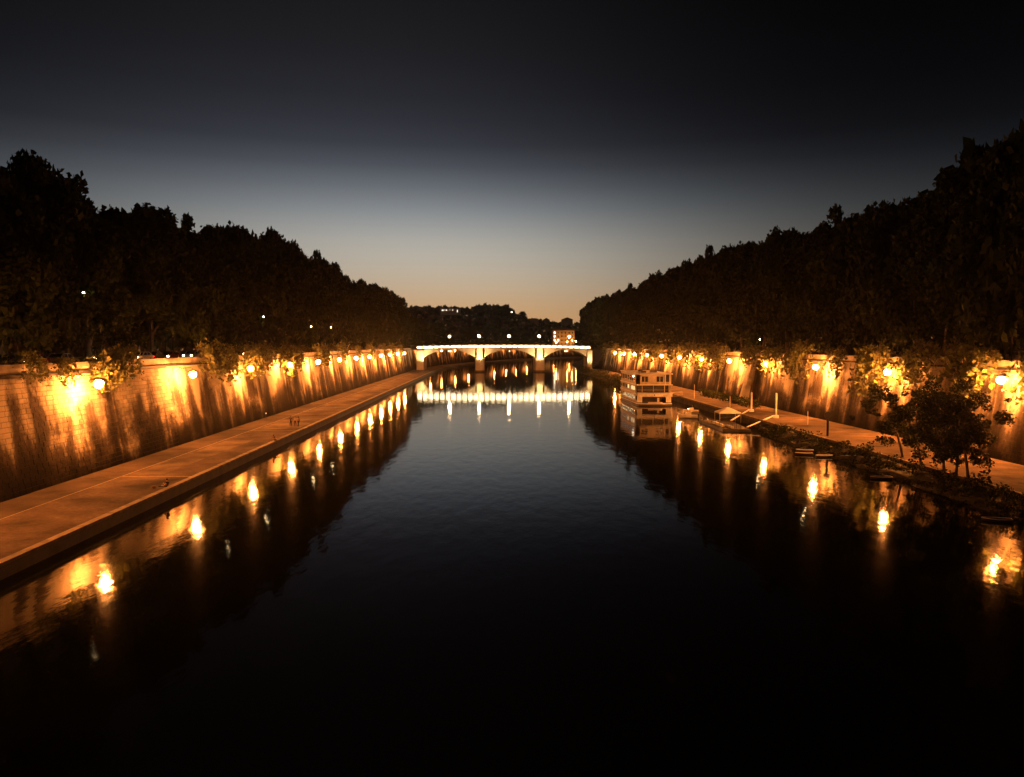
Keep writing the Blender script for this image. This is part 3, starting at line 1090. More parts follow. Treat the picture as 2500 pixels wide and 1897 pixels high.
# apartment blocks beyond the roads, almost lost in the dark behind the trees
for side, x0, ys_ in ((-1, -82, (52, 92, 130, 172, 216, 262, 310, 360, 408)), (1, 96, (70, 112, 152, 196, 240, 286, 334, 384))):
    for k, y in enumerate(ys_):
        w = (ys_[k + 1] - y - .5) if k + 1 < len(ys_) else 44
        hh = random.uniform(14, 18)
        bl = thing('apartment_block', f'dark apartment block behind the {"left" if side < 0 else "right"} trees, {ORD[k]} from the camera', 'building', (x0, y + w / 2, ZT), 0, 'apartment blocks behind the trees')
        MB().box(min(0, side * 12), max(0, side * 12), -w / 2, w / 2, -1, hh).obj('wall', M['plaster'], bl)
        MB().box(min(-side * .6, side * 12.6), max(-side * .6, side * 12.6), -w / 2 - .1, w / 2 + .1, hh + .003, hh + .5).obj('roof', M['tileroof'], bl)
        for fl in range(4):
            for c_ in range(int(w / 5)):
                yy = -w / 2 + 2.5 + c_ * 5
                wn = MB().box(min(-side * .1, -side * .004), max(-side * .1, -side * .004), yy - .8, yy + .8, 1.2 + fl * 3.6, 3.4 + fl * 3.6).obj('window', M['plaster'], bl)
                MB().box(min(-side * .13, -side * .104), max(-side * .13, -side * .104), yy - .6, yy + .6, 1.4 + fl * 3.6, 3.2 + fl * 3.6).obj('pane', M['window'] if random.random() < .06 else M['glass'], wn)

# umbrella pines and a cypress on the far hill


def pine_crown(seed):
    rng = np.random.default_rng(seed)
    c = rng.normal(size=(26, 3))
    c /= np.linalg.norm(c, axis=1)[:, None]
    c *= (rng.random(26) ** .4)[:, None] * np.array([6.2, 6.2, 1.9])
    c[:, 2] = np.abs(c[:, 2]) * 1.2 - .3
    pts = clump_points(rng, c, rng.uniform(1.1, 1.9, 26), 45)
    return leaves_mesh('crown', pts, rng.uniform(.4, .8, len(pts)), M['leaf_dark'], rng)


PC = [pine_crown(s) for s in (1, 2, 3)]
PT = MB().tube([(0, 0, -1), (.2, 0, 4), (0, .1, 9)], [.5, .35, .25], 7).tube([(0, 0, 6), (2.4, .5, 9.5)], [.2, .1], 5).tube([(0, 0, 6.5), (-2.2, -.6, 9.5)], [.2, .1], 5).mesh('trunk', M['bark'])
for kp, (x, zt, w) in enumerate(((-100, 63, 1), (-92, 63.5, 1.1), (-84, 63.5, 1.1), (-75, 63.5, 1.1), (-66, 62.6, 1), (-57, 63, 1.1), (-47, 62.6, 1.1), (-38, 62, 1), (-31, 61.5, .9), (-20, 65, 1.2), (-12, 65.8, 1.2), (-3, 65.3, 1.2), (5, 65, 1.1), (14, 64.3, 1.0), (21, 61, .9))):
    yy = 1010 + random.uniform(-12, 12)
    zb = hill_z(x) - 1
    t = thing('umbrella_pine', 'dark umbrella pine on the far hill ridge, ' + ('leftmost of the row' if kp == 0 else 'rightmost of the row' if kp == 14 else f'{ORD[kp]} from the left'), 'pine tree', (x * 1.06, yy, zb), random.uniform(0, 6), 'umbrella pines on the far ridge')
    tr = link('trunk', PT, t)
    c = link('crown', random.choice(PC), t, (0, 0, zt + .8 - zb - 5.4))
    tr.scale = (1, 1, max(.2, (zt - zb - 2) / 9))
    c.scale = (w, w, 2.1)
rng = np.random.default_rng(55)
cp = np.column_stack([rng.normal(size=700) * .9, rng.normal(size=700) * .9, rng.uniform(-1, 1, 700) * 6])
cp[:, :2] *= (1.25 - np.abs(cp[:, 2:3]) / 6 * .8)
cyp = thing('cypress_tree', 'narrow dark cypress on the far ridge right of the pines', 'cypress', (37.5, 1005, 43))
link('crown', leaves_mesh('crown', cp, rng.uniform(.5, .9, 700), M['leaf_dark'], rng), cyp, (0, 0, 8)).scale = (2.4, 2.4, 1)
MB().tube([(0, 0, -2), (0, 0, 7)], [.4, .3], 6).obj('trunk', M['bark'], cyp)
# wooded slope, reads as one mass
rng = np.random.default_rng(77)
n = 5200
wx = rng.uniform(-300, 190, n)
wt = rng.random(n)
wy = 880 + 240 * wt + .2 * np.maximum(0, wx)
cz = np.array([hill_z(a) for a in wx])
wz = ZT + (cz - ZT) * np.sin(np.minimum(1, wt * 380 / 240 * 1.0) * np.pi / 2) ** 1.2 + rng.uniform(-1, 4.2, n)
woods = link('hillside_woods', leaves_mesh('hillside_woods', np.column_stack([wx, wy, wz]), rng.uniform(2.2, 4.5, n), M['leaf_dark'], rng))
tag(woods, 'dark wooded hillside rising behind the bridge', 'woods', None, 'stuff')

# pale lit villa terrace high on the hill
vil = thing('hilltop_villa', 'long pale floodlit terrace among the pines on the hill', 'building', (-50, 962, 55.2))
MB().box(-14, 10, 0, 6, -4, 3.8).obj('wall', M['bridge'], vil)
MB().box(-14.5, 10.5, -.4, 6.4, 3.803, 4.3).obj('roof', M['bridgedark'], vil)
for k, (xw, ww, zw) in enumerate(((-12.4, 2.2, .8), (-9.2, .9, 1.5), (-7.4, 1.4, .9), (-3.0, .7, 1.6), (.4, 1.0, 1.3))):
    MB().box(xw, xw + ww, -.06, -.003, zw, 2.4).obj('window', M['villawin'], vil)
MB().box(6.0, 7.1, -.06, -.003, -.8, 2.2).obj('window', M['villawin'], vil)
hl = thing('hill_lamp', 'single white lamp on the far hill right of the pines', 'lamp', (22.5, 962, 47))
MB().tube([(0, 0, -4), (0, 0, 7)], .15).obj('post', M['iron'], hl)
MB().ball((0, 0, 7.6), .7).obj('globe', M['winhot'], hl, True)

# ------------------------------------------------------------------ palazzo behind the bridge
pal = thing('palazzo', 'ochre palazzo lit from below behind the right end of the bridge', 'building', (78, 872, ZT))
MB().box(-12, 12, 0, 14, -1, 18.6).obj('wall', M['ochre'], pal)
rf_ = MB().add([(-13, -1.2, 18.603), (13, -1.2, 18.603), (13, 15, 18.603), (-13, 15, 18.603), (-13, -1.2, 19.1), (13, -1.2, 19.1), (13, 15, 19.1), (-13, 15, 19.1), (-5, 7, 21.5), (5, 7, 21.5)],
               [(3, 2, 1, 0), (0, 1, 5, 4), (1, 2, 6, 5), (2, 3, 7, 6), (3, 0, 4, 7), (4, 5, 9, 8), (5, 6, 9), (6, 7, 8, 9), (7, 4, 8)]).obj('roof', M['tileroof'], pal)
for row, z in enumerate((2.5, 6.8, 11, 15)):
    MB().box(-12.1, 12.1, -.2, -.003, z - 1.0, z - .75).obj('string_course', M['parapet'], pal)
    for k in range(6):
        x = -10 + k * 4
        lit = (row, k) in ((2, 0), (1, 0), (1, 1), (3, 0))
        w = MB().box(x - .75, x + .75, -.12, -.004, z, z + 2.2).obj('window', M['parapet'], pal)
        MB().box(x - .55, x + .55, -.16, -.124, z + .2, z + 2.0).obj('pane', M['winhot'] if lit else M['glass'], w)
for i, (dx, h) in enumerate(((-9, 5.5), (3, 6), (8.5, 7.5), (12.5, 6.5))):
    s_ = thing('street_lamp', f'street lamp lighting the palazzo front, {["leftmost", "second", "third", "rightmost"][i]} of four', 'street lamp', (78 + dx, 862, ZT), 0, 'street lamps before the palazzo')
    MB().tube([(0, 0, 0), (0, 0, h - .4)], [.12, .07]).obj('post', M['iron'], s_)
    MB().ball((0, 0, h), .42).obj('globe', M['pallamp'], s_, True)
roofs = [(52, 990, 47.5, 10, 'flat roofed dark house low on the skyline between cypress and palazzo'), (94, 1000, 47, 14, 'dark house with pointed roof at the right foot of the skyline'), (68, 1010, 46.5, 9, 'small dark house on the skyline left of the pointed roof')]
for (x, yy, z, w, lab) in roofs:
    h_ = thing('hill_house', lab, 'house', (x, yy, 30))
    MB().box(-w / 2, w / 2, 0, 9, -4, z - 30).obj('wall', M['plaster'], h_)
    pk = 2.6 if 'pointed' in lab else .8
    MB().prism([(-w / 2 - .5, z - 30 + .003), (w / 2 + .5, z - 30 + .003), (0.5, z - 30 + pk), (-.5, z - 30 + pk)], 'y', -.5, 9.5).obj('roof', M['tileroof'], h_)

# ------------------------------------------------------------------ overhanging foliage on the walls


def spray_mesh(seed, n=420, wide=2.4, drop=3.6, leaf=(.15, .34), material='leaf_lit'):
    """a cascade of leafy twigs, hanging from the origin"""
    rng = np.random.default_rng(seed)
    pts = []
    tw = MB()
    nt_ = 13
    for k in range(nt_):
        x0, y0 = rng.uniform(-.3, .6), rng.uniform(-wide, wide)
        L_ = drop * rng.uniform(.35, 1)
        out = rng.uniform(.5, 1.7)
        ctrl = [np.array([x0 - .4, y0 * .5, .5]), np.array([x0 + out * .6, y0 * .8, .8 + rng.uniform(-.2, .8)]), np.array([x0 + out, y0 + rng.normal() * .3, -.3 * L_]), np.array([x0 + out + .1, y0 + rng.normal() * .4, -L_])]
        tw.tube([tuple(c) for c in ctrl], [.05, .035, .025, .012], 5)
        for j in range(n // nt_):
            t = rng.random() ** .8 * 3
            i_ = min(2, int(t))
            p = ctrl[i_] + (ctrl[i_ + 1] - ctrl[i_]) * (t - i_)
            pts.append(p + rng.normal(size=3) * np.array([.25, .3, .28]))
    pts = np.array(pts)
    return leaves_mesh('foliage', pts, rng.uniform(leaf[0], leaf[1], len(pts)), M[material], rng, up=.5), tw.mesh('twigs', M['bark'])


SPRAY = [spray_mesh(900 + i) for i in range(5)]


def hang(side, y, z, sc, label, group):
    x = lw(ZT) if side > 0 else rw(ZT)
    t = thing('hanging_branch', label, 'branch', (x + (.2 if side > 0 else -.2), y, z), 0 if side > 0 else math.pi, group)
    f_, tw = SPRAY[random.randrange(5)]
    a = link('foliage', f_, t)
    b = link('twigs', tw, t)
    a.scale = b.scale = (sc, sc * random.choice((1, -1)), sc)
    return t



GLH, GRH = 'leafy branches over the left wall', 'leafy branches over the right wall'
LH = sorted([(91.5, 12.6, .85), (94, 13.2, 1.0), (98, 13.6, .9), (84, 13.0, .7), (79, 13.2, .6), (127, 13.8, 1.3), (131, 13.4, 1.35), (135, 13.0, 1.2), (146, 13.5, 1.3), (151, 13.2, 1.3), (159, 13.6, 1.0), (172, 13.2, 1.5), (177, 13.4, 1.4), (184, 13.6, 1.0), (206, 13.2, 1.3), (212, 13.6, 1.2), (236, 13.7, 1.2), (262, 13.6, 1.1), (290, 13.7, 1.3), (322, 13.6, 1.2), (350, 13.7, 1.2), (385, 13.7, 1.2)])
for i, (y, z, sc) in enumerate(LH):
    c_, w_ = by_lamp(y, LLY, SEEN1)
    hang(1, y, z, sc, f'{c_} lamp lit branch over the left wall {w_}', GLH)
RH = [(76, 13.5, 1.7), (80, 12.5, 1.6), (84, 13.5, 1.8), (88, 12.6, 1.5), (93, 13.4, 1.6), (97, 12.8, 1.8), (101, 13.6, 1.9), (105, 12.6, 1.8), (110, 13.6, 1.7), (114, 12.4, 1.4), (119, 13.3, 1.6), (123, 13.0, 1.8), (128, 12.4, 1.9), (133, 13.5, 1.8), (138, 13.0, 1.4), (142, 13.8, 1.2), (147, 13.0, 1.7), (152, 13.4, 1.8), (158, 12.9, 1.7), (164, 13.2, 1.4), (168, 13.6, 1.2), (173, 12.9, 1.7), (178, 13.5, 1.6), (184, 13.6, 1.4), (190, 13.6, 1.2), (202, 13.4, 1.6), (208, 13.0, 1.8), (216, 13.5, 1.9), (222, 13.2, 1.7), (230, 13.0, 1.8), (240, 13.4, 1.8), (247, 13.7, 1.4), (256, 13.2, 1.7), (266, 13.4, 1.9), (275, 13.4, 1.8), (286, 13.4, 1.8), (298, 13.4, 1.9), (310, 13.4, 1.8), (322, 13.4, 1.9), (336, 13.4, 1.8), (350, 13.4, 1.5), (366, 13.4, 1.5), (392, 13.5, 1.7), (410, 13.5, 1.8), (424, 13.5, 1.8)]
for i, (y, z, sc) in enumerate(RH):
    if i % 3 == 1 or sc < 1.3 and i % 2:
        continue
    c_, w_ = by_lamp(y, RLY, SEEN2)
    hang(-1, y + random.uniform(-.6, .6), z, sc, f'{c_} lamp lit branch over the right wall {w_}', GRH).scale = (.85, .85, .85)
# bushes standing on the parapet pavement, left
BUSH = []
for k in range(3):
    rng = np.random.default_rng(40 + k)
    c = rng.normal(size=(14, 3)) * np.array([.7, 1.3, .5]) + np.array([0, 0, .9])
    p = clump_points(rng, c, rng.uniform(.4, .8, 14), 60)
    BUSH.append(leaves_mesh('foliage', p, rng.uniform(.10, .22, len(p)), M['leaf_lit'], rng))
STEM = MB().tube([(0, 0, -.2), (.1, .1, .7)], [.08, .05], 5).tube([(0, 0, 0), (-.3, .4, .9)], [.06, .03], 5).tube([(0, 0, 0), (.2, -.5, .9)], [.06, .03], 5).mesh('stem', M['bark'])


def bush(x, y, z, sc, label, group, m=None, name='shrub'):
    t = thing(name, label, 'shrub', (x, y, z), random.uniform(0, 6), group)
    f_ = link('foliage', random.choice(BUSH) if m is None else m, t)
    s_ = link('stem', STEM, t)
    f_.scale = s_.scale = (sc, sc, sc)
    return t


for y, sc in ((77, .8), (80.5, 1.0), (97, 1.0), (101, 1.2), (134, 1.2), (141, 1.3), (147, 1.2), (154, 1.4), (163, 1.2), (171, 1.4), (181, 1.2), (196, 1.3), (215, 1.3), (240, 1.4)):
    c_, w_ = by_lamp(y, LLY, SEEN5)
    bush(lw(ZT) - 1.2, y, ZR + .12, sc, f'{c_} leafy shrub behind the left parapet {w_}', 'shrubs behind the left parapet')

# ------------------------------------------------------------------ street lamps in the left road, lamps for window dots on the right
sl0 = None
LY = [(70, 21.0), (92, 21.2), (114.6, 20.6), (138, 20.4), (163, 21.0), (205, 19.9), (230, 20.3), (256, 20.3)]
for i, (y, z) in enumerate(LY):
    if sl0 is None:
        sl0 = thing('street_lamp', '', 'street lamp')
        MB().tube([(-2.2, 0, -8.5), (-2.2, 0, -8), (-2.2, 0, .4)], [.16, .1, .06], 8).obj('post', M['iron'], sl0)
        MB().tube([(-2.2, 0, .3), (-1.4, 0, .7), (0, 0, .45)], [.05, .045, .04]).obj('arm', M['iron'], sl0)
        MB().tube([(0, 0, .5), (0, 0, .25), (0, 0, .1)], [.06, .22, .28], 8).obj('shade', M['iron'], sl0)
        MB().ball((0, 0, 0), .12).obj('globe', M['warm'], sl0, True)
        o = sl0
    else:
        o = copy_tree(sl0)
    o.location = (-47.0, y, z)
    o['label'] = ('street lamp among trees near the left frame edge above the road' if i == 0 else nth(i - 1, 'small lamp', 'seen as a white dot in the left trees'))
    o['group'] = 'street lamps in the left trees'
for i, (x, y, z) in enumerate(((63, 157, 19.5), (62.5, 106, 23.5), (62.6, 97, 20.6), (62, 182, 16.5), (62.5, 110, 27), (62, 240, 19))):  # lamps added at dots taken for windows behind the right trees
    o = copy_tree(sl0)
    o.location = (x, y, z)
    o.rotation_euler = (0, 0, math.pi)
    o['label'] = nth(i, 'small lamp', 'standing in for window dots among the right trees')
    o['group'] = 'lamps standing in for window dots in the right trees'
# low lanterns along the left road, seen between the trunks
ll0 = None
for i, (x, y, z) in enumerate(((-53, 79.5, 16.8), (-53.5, 98, 16.9), (-54, 123, 16.6), (-54, 152, 16.6), (-54, 186, 16.6), (-54, 236, 16.6), (-54, 300, 16.6))):
    if ll0 is None:
        ll0 = thing('road_lantern', '', 'lantern')
        MB().tube([(0, 0, -4.3), (0, 0, -3.9), (0, 0, -.3)], [.14, .08, .06], 8).obj('post', M['iron'], ll0)
        MB().ball((0, 0, 0), .17).obj('globe', M['warm'], ll0, True)
        MB().tube([(0, 0, .24), (0, 0, .34), (0, 0, .5)], [.22, .14, .02], 8).obj('cap', M['iron'], ll0)
        o = ll0
    else:
        o = copy_tree(ll0)
    o.location = (x, y, z)
    o['label'] = nth(i, 'low lantern', 'beside the left road under the plane trees')
    o['group'] = 'lanterns beside the left road'
# traffic signal at the right end of the bridge
ts = thing('traffic_signal', 'red traffic signal on the right road near the bridge end', 'traffic light', (61.6, 404, ZT))
MB().tube([(0, 0, 0), (0, 0, 3.2)], .07).obj('post', M['iron'], ts)
MB().box(-.18, .18, -.15, .15, 2.5, 3.5).obj('signal_head', M['iron'], ts)
MB().ball((0, -.16, 3.25), .15).obj('red_lens', M['red'], ts)

# ------------------------------------------------------------------ cars on the left road


def make_car(kind):
    t = thing(kind, '', 'car' if kind != 'delivery_van' else 'van')
    if kind == 'delivery_van':
        side = [(-2.3, .3), (2.3, .3), (2.35, .9), (2.1, 1.1), (1.55, 1.9), (1.3, 2.05), (-2.25, 2.05), (-2.35, 1.8)]
        hw = .95
    else:
        side = [(-2.05, .28), (2.05, .26), (2.12, .6), (1.9, .82), (1.0, .92), (.35, 1.38), (.0, 1.46), (-1.1, 1.44), (-1.75, 1.02), (-2.1, .95), (-2.15, .55)]
        hw = .86
    col = {'parked_car': 'carlight', 'dark_car': 'cardark', 'maroon_car': 'carred', 'delivery_van': 'carwhite'}[kind]
    b = MB()
    nS = len(side)
    zmax = max(p[1] for p in side)
    rows = []
    for s_, k in ((-1, 1.0), (1, 1.0)):
        row = []
        for (yy, z) in side:
            w = hw * (1 - .16 * max(0, (z - .85)) / max(.3, zmax - .85)) if kind != 'delivery_van' else hw
            row.append((s_ * w, yy, z))
        rows.append(row)
    vs = rows[0] + rows[1]
    b.add(vs, [tuple(range(nS)), tuple(range(nS, 2 * nS))[::-1]] + [(i_, nS + i_, nS + (i_ + 1) % nS, (i_ + 1) % nS) for i_ in range(nS)])
    b.obj('body', M[col], t)
    g_ = MB()
    if kind == 'delivery_van':
        for s_ in (-1, 1):
            g_.add([(s_ * (hw + .006), 1.75, 1.15), (s_ * (hw + .006), .9, 1.15), (s_ * (hw + .006), .9, 1.8), (s_ * (hw + .006), 1.45, 1.8)], [(0, 1, 2, 3)])
        g_.add([(-.8, 2.085, 1.14), (.8, 2.085, 1.14), (.75, 1.57, 1.9), (-.75, 1.57, 1.9)], [(0, 1, 2, 3)])
    else:
        for s_ in (-1, 1):
            q = lambda yy, z: (s_ * (hw * (1 - .16 * (z - .85) / (zmax - .85)) + .006), yy, z)
            g_.add([q(.85, .97), q(-.35, .97), q(-.35, 1.38), q(.28, 1.36)], [(0, 1, 2, 3)])
            g_.add([q(-.43, .97), q(-1.62, 1.02), q(-1.08, 1.38), q(-.43, 1.38)], [(0, 1, 2, 3)])
        g_.add([(-.7, .985, .95), (.7, .985, .95), (.62, .385, 1.375), (-.62, .385, 1.375)], [(0, 1, 2, 3)])
        g_.add([(-.7, -1.73, 1.06), (.7, -1.73, 1.06), (.62, -1.14, 1.42), (-.62, -1.14, 1.42)], [(0, 1, 2, 3)])
    g_.obj('window', M['glass'], t)
    for s_ in (-1, 1):
        for yy in (-1.3, 1.32):
            w = MB().tube([(s_ * (hw - .2), yy, .32), (s_ * (hw + .015), yy, .32)], .32, 14).obj('wheel', M['rubber'], t)
            MB().tube([(s_ * (hw + .016), yy, .32), (s_ * (hw + .03), yy, .32)], .19, 10).obj('rim', M['chrome'], w)
        MB().ball((s_ * .62, side[2][0] - .05, .66 if kind != 'delivery_van' else .82), .13, 8, 6, (1.3, .5, 1)).obj('headlight', M['headlight'], t)
        MB().ball((s_ * .66, side[-1][0] + .03, .74 if kind != 'delivery_van' else .9), .11, 8, 6, (1.1, .4, 1)).obj('tail_light', M['tail'], t)
    return t


protos = {}
CARS = [('dark_car', 73, -49.6, 1, 'dark car nearest the left frame edge behind the parapet'), ('delivery_van', 77.6, -51.4, 0, 'white van parked under the trees at the far left'),
        ('dark_car', 80.5, -49.6, 1, 'dark car with glinting roof right of the white van'), ('maroon_car', 86, -49.7, 1, 'maroon car with lights on behind the left parapet'),
        ('parked_car', 92, -49.6, 0, 'silver car behind the parapet above the nearest wall lamp'), ('parked_car', 103.5, -49.7, 1, 'silver car left of the pair of bright headlights'),
        ('dark_car', 108.5, -52.6, 1, 'dark car on the far lane between two silver cars'), ('parked_car', 112, -49.6, 1, 'silver car with bright headlights beyond the long parapet'),
        ('dark_car', 117, -49.7, 0, 'dark low car in front of the arching tree branch'), ('maroon_car', 122, -49.6, 1, 'maroon car just right of the arching branch'),
        ('parked_car', 131, -49.6, 1, 'silver car half hidden by hanging leaves above the wall'), ('dark_car', 141, -49.8, 0, 'dark car behind the shrubs along the left parapet'),
        ('parked_car', 158, -49.7, 1, 'farther silver car beyond the shrubs'), ('maroon_car', 176, -49.7, 1, 'farthest maroon car on the left road')]
for kind, y, x, flip, lab in CARS:
    if kind not in protos:
        protos[kind] = make_car(kind)
        o = protos[kind]
    else:
        o = copy_tree(protos[kind])
    o.location = (x, y, ZR + .01)
    o.rotation_euler = (0, 0, math.pi * flip + random.uniform(-.03, .03))
    o['label'] = lab
    o['group'] = 'cars on the left road'

# ------------------------------------------------------------------ people on the left quay


def person(name, label, loc, rz, J, chains, seat=False, shirt='blackcloth', pants='blackcloth', waist=0.95, group=None):
    """J: joint name -> (pos, radius); chains: edges. Grown as one skin surface."""
    me = bpy.data.meshes.new('tmp')
    names_ = list(J)
    me.from_pydata([J[k][0] for k in names_], [(names_.index(a), names_.index(b)) for a, b in chains], [])
    o = bpy.data.objects.new('tmp', me)
    COL.objects.link(o)
    sk = o.modifiers.new('skin', 'SKIN')
    sk.use_smooth_shade = True
    ss = o.modifiers.new('sub', 'SUBSURF')
    ss.levels = ss.render_levels = 2
    for k, v in zip(names_, me.skin_vertices[0].data):
        r_ = J[k][1]
        v.radius = (r_, r_)
        v.use_root = (k == 'pelvis')
    dg = bpy.context.evaluated_depsgraph_get()
    body = bpy.data.meshes.new_from_object(o.evaluated_get(dg))
    bpy.data.objects.remove(o)
    body.name = 'body'
    for m_ in ('skin', shirt, pants):
        body.materials.append(M[m_])
    segs = [(Vector(J[a][0]), Vector(J[b][0]), a, b) for a, b in chains]

    def region(p):
        best, bd = None, 9
        for a, b, na, nb2 in segs:
            t_ = max(0, min(1, (p - a).dot(b - a) / max(1e-6, (b - a).length_squared)))
            dd = (p - (a + (b - a) * t_)).length
            if dd < bd:
                bd, best = dd, (na if t_ < .5 else nb2)
        return best
    for p in body.polygons:
        r_ = region(p.center)
        p.material_index = 0 if r_.startswith(('head', 'chin', 'neck', 'wrist', 'palm', 'f_', 'elbow', 'nose')) else (2 if r_.startswith(('knee', 'ankle', 'toe', 'hip', 'pelvis')) else 1)
    t = thing(name, label, 'person', loc, rz, group)
    link('body', body, t)
    hc, hr = Vector(J['head'][0]), J['head'][1]
    MB().ball((hc.x, hc.y - .02, hc.z + .025), .118, 12, 8, (.92, 1.02, 1.02)).obj('hair', M['hair'], t, True)
    ey = MB()
    fd = Vector((0, 1, 0))
    for s_ in (-1, 1):
        ey.ball((hc.x + s_ * .034, hc.y + .098, hc.z - .015), .012, 6, 4)
    ey.obj('eyes', M['hair'], t)
    return t


def add_hand(J, C, s, wrist, palm, dirv, side):
    d = Vector(dirv).normalized()
    w = Vector(side).normalized()
    J[f'palm{s}'] = (palm, .032)
    C.append((f'wrist{s}', f'palm{s}'))
    for k, (off, L_) in enumerate(((-.03, .075), (-.01, .09), (.012, .085), (.032, .065))):
        a = Vector(palm) + w * off + d * .045
        b = a + d * L_ * .55
        c = b + d * L_ * .4 + Vector((0, .012, 0))
        J[f'f_{s}{k}a'], J[f'f_{s}{k}b'], J[f'f_{s}{k}c'] = (tuple(a), .010), (tuple(b), .0095), (tuple(c), .008)
        C += [(f'palm{s}', f'f_{s}{k}a'), (f'f_{s}{k}a', f'f_{s}{k}b'), (f'f_{s}{k}b', f'f_{s}{k}c')]
    a = Vector(palm) - w * .05 + d * .0
    b = a - w * .02 + d * .035
    J[f'f_{s}ta'], J[f'f_{s}tb'] = (tuple(a), .012), (tuple(b), .010)
    C += [(f'palm{s}', f'f_{s}ta'), (f'f_{s}ta', f'f_{s}tb')]


def standing(stride=.12, armout=.16):
    J = {'pelvis': ((0, 0, .93), .135), 'waist': ((0, 0, 1.08), .125), 'chest': ((0, .01, 1.30), .15), 'neck': ((0, .0, 1.47), .055), 'head': ((0, .02, 1.62), .10), 'headtop': ((0, .01, 1.68), .08), 'chin': ((0, .055, 1.545), .05), 'nose': ((0, .125, 1.60), .016)}
    C = [('pelvis', 'waist'), ('waist', 'chest'), ('chest', 'neck'), ('neck', 'head'), ('head', 'headtop'), ('neck', 'chin'), ('head', 'nose')]
    for s in (-1, 1):
        k = 'L' if s < 0 else 'R'
        J.update({f'shoulder{k}': ((s * .185, 0, 1.40), .065), f'elbow{k}': ((s * (.185 + armout * .4), -.03, 1.12), .045), f'wrist{k}': ((s * (.185 + armout * .5), .05, .88), .032),
                  f'hip{k}': ((s * .09, 0, .86), .095), f'knee{k}': ((s * .10, s * stride * .6 + .03, .48), .062), f'ankle{k}': ((s * .10, s * stride, .09), .042), f'toe{k}': ((s * .11, s * stride + .16, .045), .036)})
        C += [('chest', f'shoulder{k}'), (f'shoulder{k}', f'elbow{k}'), (f'elbow{k}', f'wrist{k}'), ('pelvis', f'hip{k}'), (f'hip{k}', f'knee{k}'), (f'knee{k}', f'ankle{k}'), (f'ankle{k}', f'toe{k}')]
        add_hand(J, C, k, None, (s * (.185 + armout * .52), .065, .80), (0, .06, -1), (0, s, 0))
    return J, C


def sitting(lean=0.0, legs='out', head_turn=0):
    """seated on the ground, facing +Y; legs out: one straight, one knee up"""
    J = {'pelvis': ((0, 0, .13), .14), 'waist': ((0, -.02 - lean * .3, .28), .13), 'chest': ((0, .0 - lean * .8, .50), .155), 'neck': ((0, .03 - lean, .66), .056), 'head': ((0, .07 - lean, .80), .10), 'headtop': ((0, .06 - lean, .86), .08), 'chin': ((0, .115 - lean, .73), .05), 'nose': ((0, .18 - lean, .785), .016)}
    C = [('pelvis', 'waist'), ('waist', 'chest'), ('chest', 'neck'), ('neck', 'head'), ('head', 'headtop'), ('neck', 'chin'), ('head', 'nose')]
    for s in (-1, 1):
        k = 'L' if s < 0 else 'R'
        up = .48 if (legs == 'out' and s > 0) else .22
        J.update({f'shoulder{k}': ((s * .18, -lean, .60), .066), f'elbow{k}': ((s * .25, .12 - lean * .5, .36), .045), f'wrist{k}': ((s * .15, .32, .38 if s > 0 else .24), .032),
                  f'hip{k}': ((s * .1, .06, .13), .098), f'knee{k}': ((s * .13, .38, up), .066), f'ankle{k}': ((s * .12, .52 if s > 0 else .78, .09), .043), f'toe{k}': ((s * .13, .68 if s > 0 else .86, .05 if s > 0 else .16), .037)})
        C += [('chest', f'shoulder{k}'), (f'shoulder{k}', f'elbow{k}'), (f'elbow{k}', f'wrist{k}'), ('pelvis', f'hip{k}'), (f'hip{k}', f'knee{k}'), (f'knee{k}', f'ankle{k}'), (f'ankle{k}', f'toe{k}')]
        add_hand(J, C, k, None, (s * .12, .39, .40 if s > 0 else .23), (-s * .2, 1, -.25), (1, 0, 0))
    return J, C


J, C = standing(.10)
person('person', 'person all in dark clothes standing left in the group of three', (-35.15, 137, ZQ), R(-20), J, C, group='three people chatting on the quay')
J, C = standing(.14, .24)
person('person', 'person in pale top and dark shorts standing in the middle of three', (-34.42, 137.2, ZQ), R(170), J, C, shirt='palecloth', pants='darkshort', group='three people chatting on the quay')
J, C = standing(.2, .2)
person('person', 'person in pale top striding on the right of the group of three', (-33.8, 136.9, ZQ), R(60), J, C, shirt='palecloth', pants='blackcloth', group='three people chatting on the quay')
J, C = sitting(.06)
person('person', 'person in black seated on the near quay edge facing the wall', (-32.35, 78.2, ZQ + .04), R(80), J, C)
J, C = sitting(.16, 'flat')
person('person', 'person in dark clothes sitting farther along the quay edge', (-32.2, 116, ZQ + .04), R(250), J, C)
bagm = MB().ball((0, 0, .14), .17, 10, 6, (1.3, .9, .85))
bg_ = tag(bagm.obj('bag', M['bag'], None, True, (-33.55, 78.0, ZQ)), 'brown bag lying on the quay beside the seated person', 'bag')
# two small markers of litter: pale post by the wall foot
mk = thing('marker_post', 'small pale post at the foot of the left wall near the trio', 'post', (-43.7, 152, ZQ))
MB().tube([(0, 0, 0), (0, 0, .9)], .07).obj('shaft', M['iron'], mk)
MB().ball((0, 0, .98), .12).obj('glowing_tip', M['window'], mk)  # tip glows by itself, standing in for light thrown back

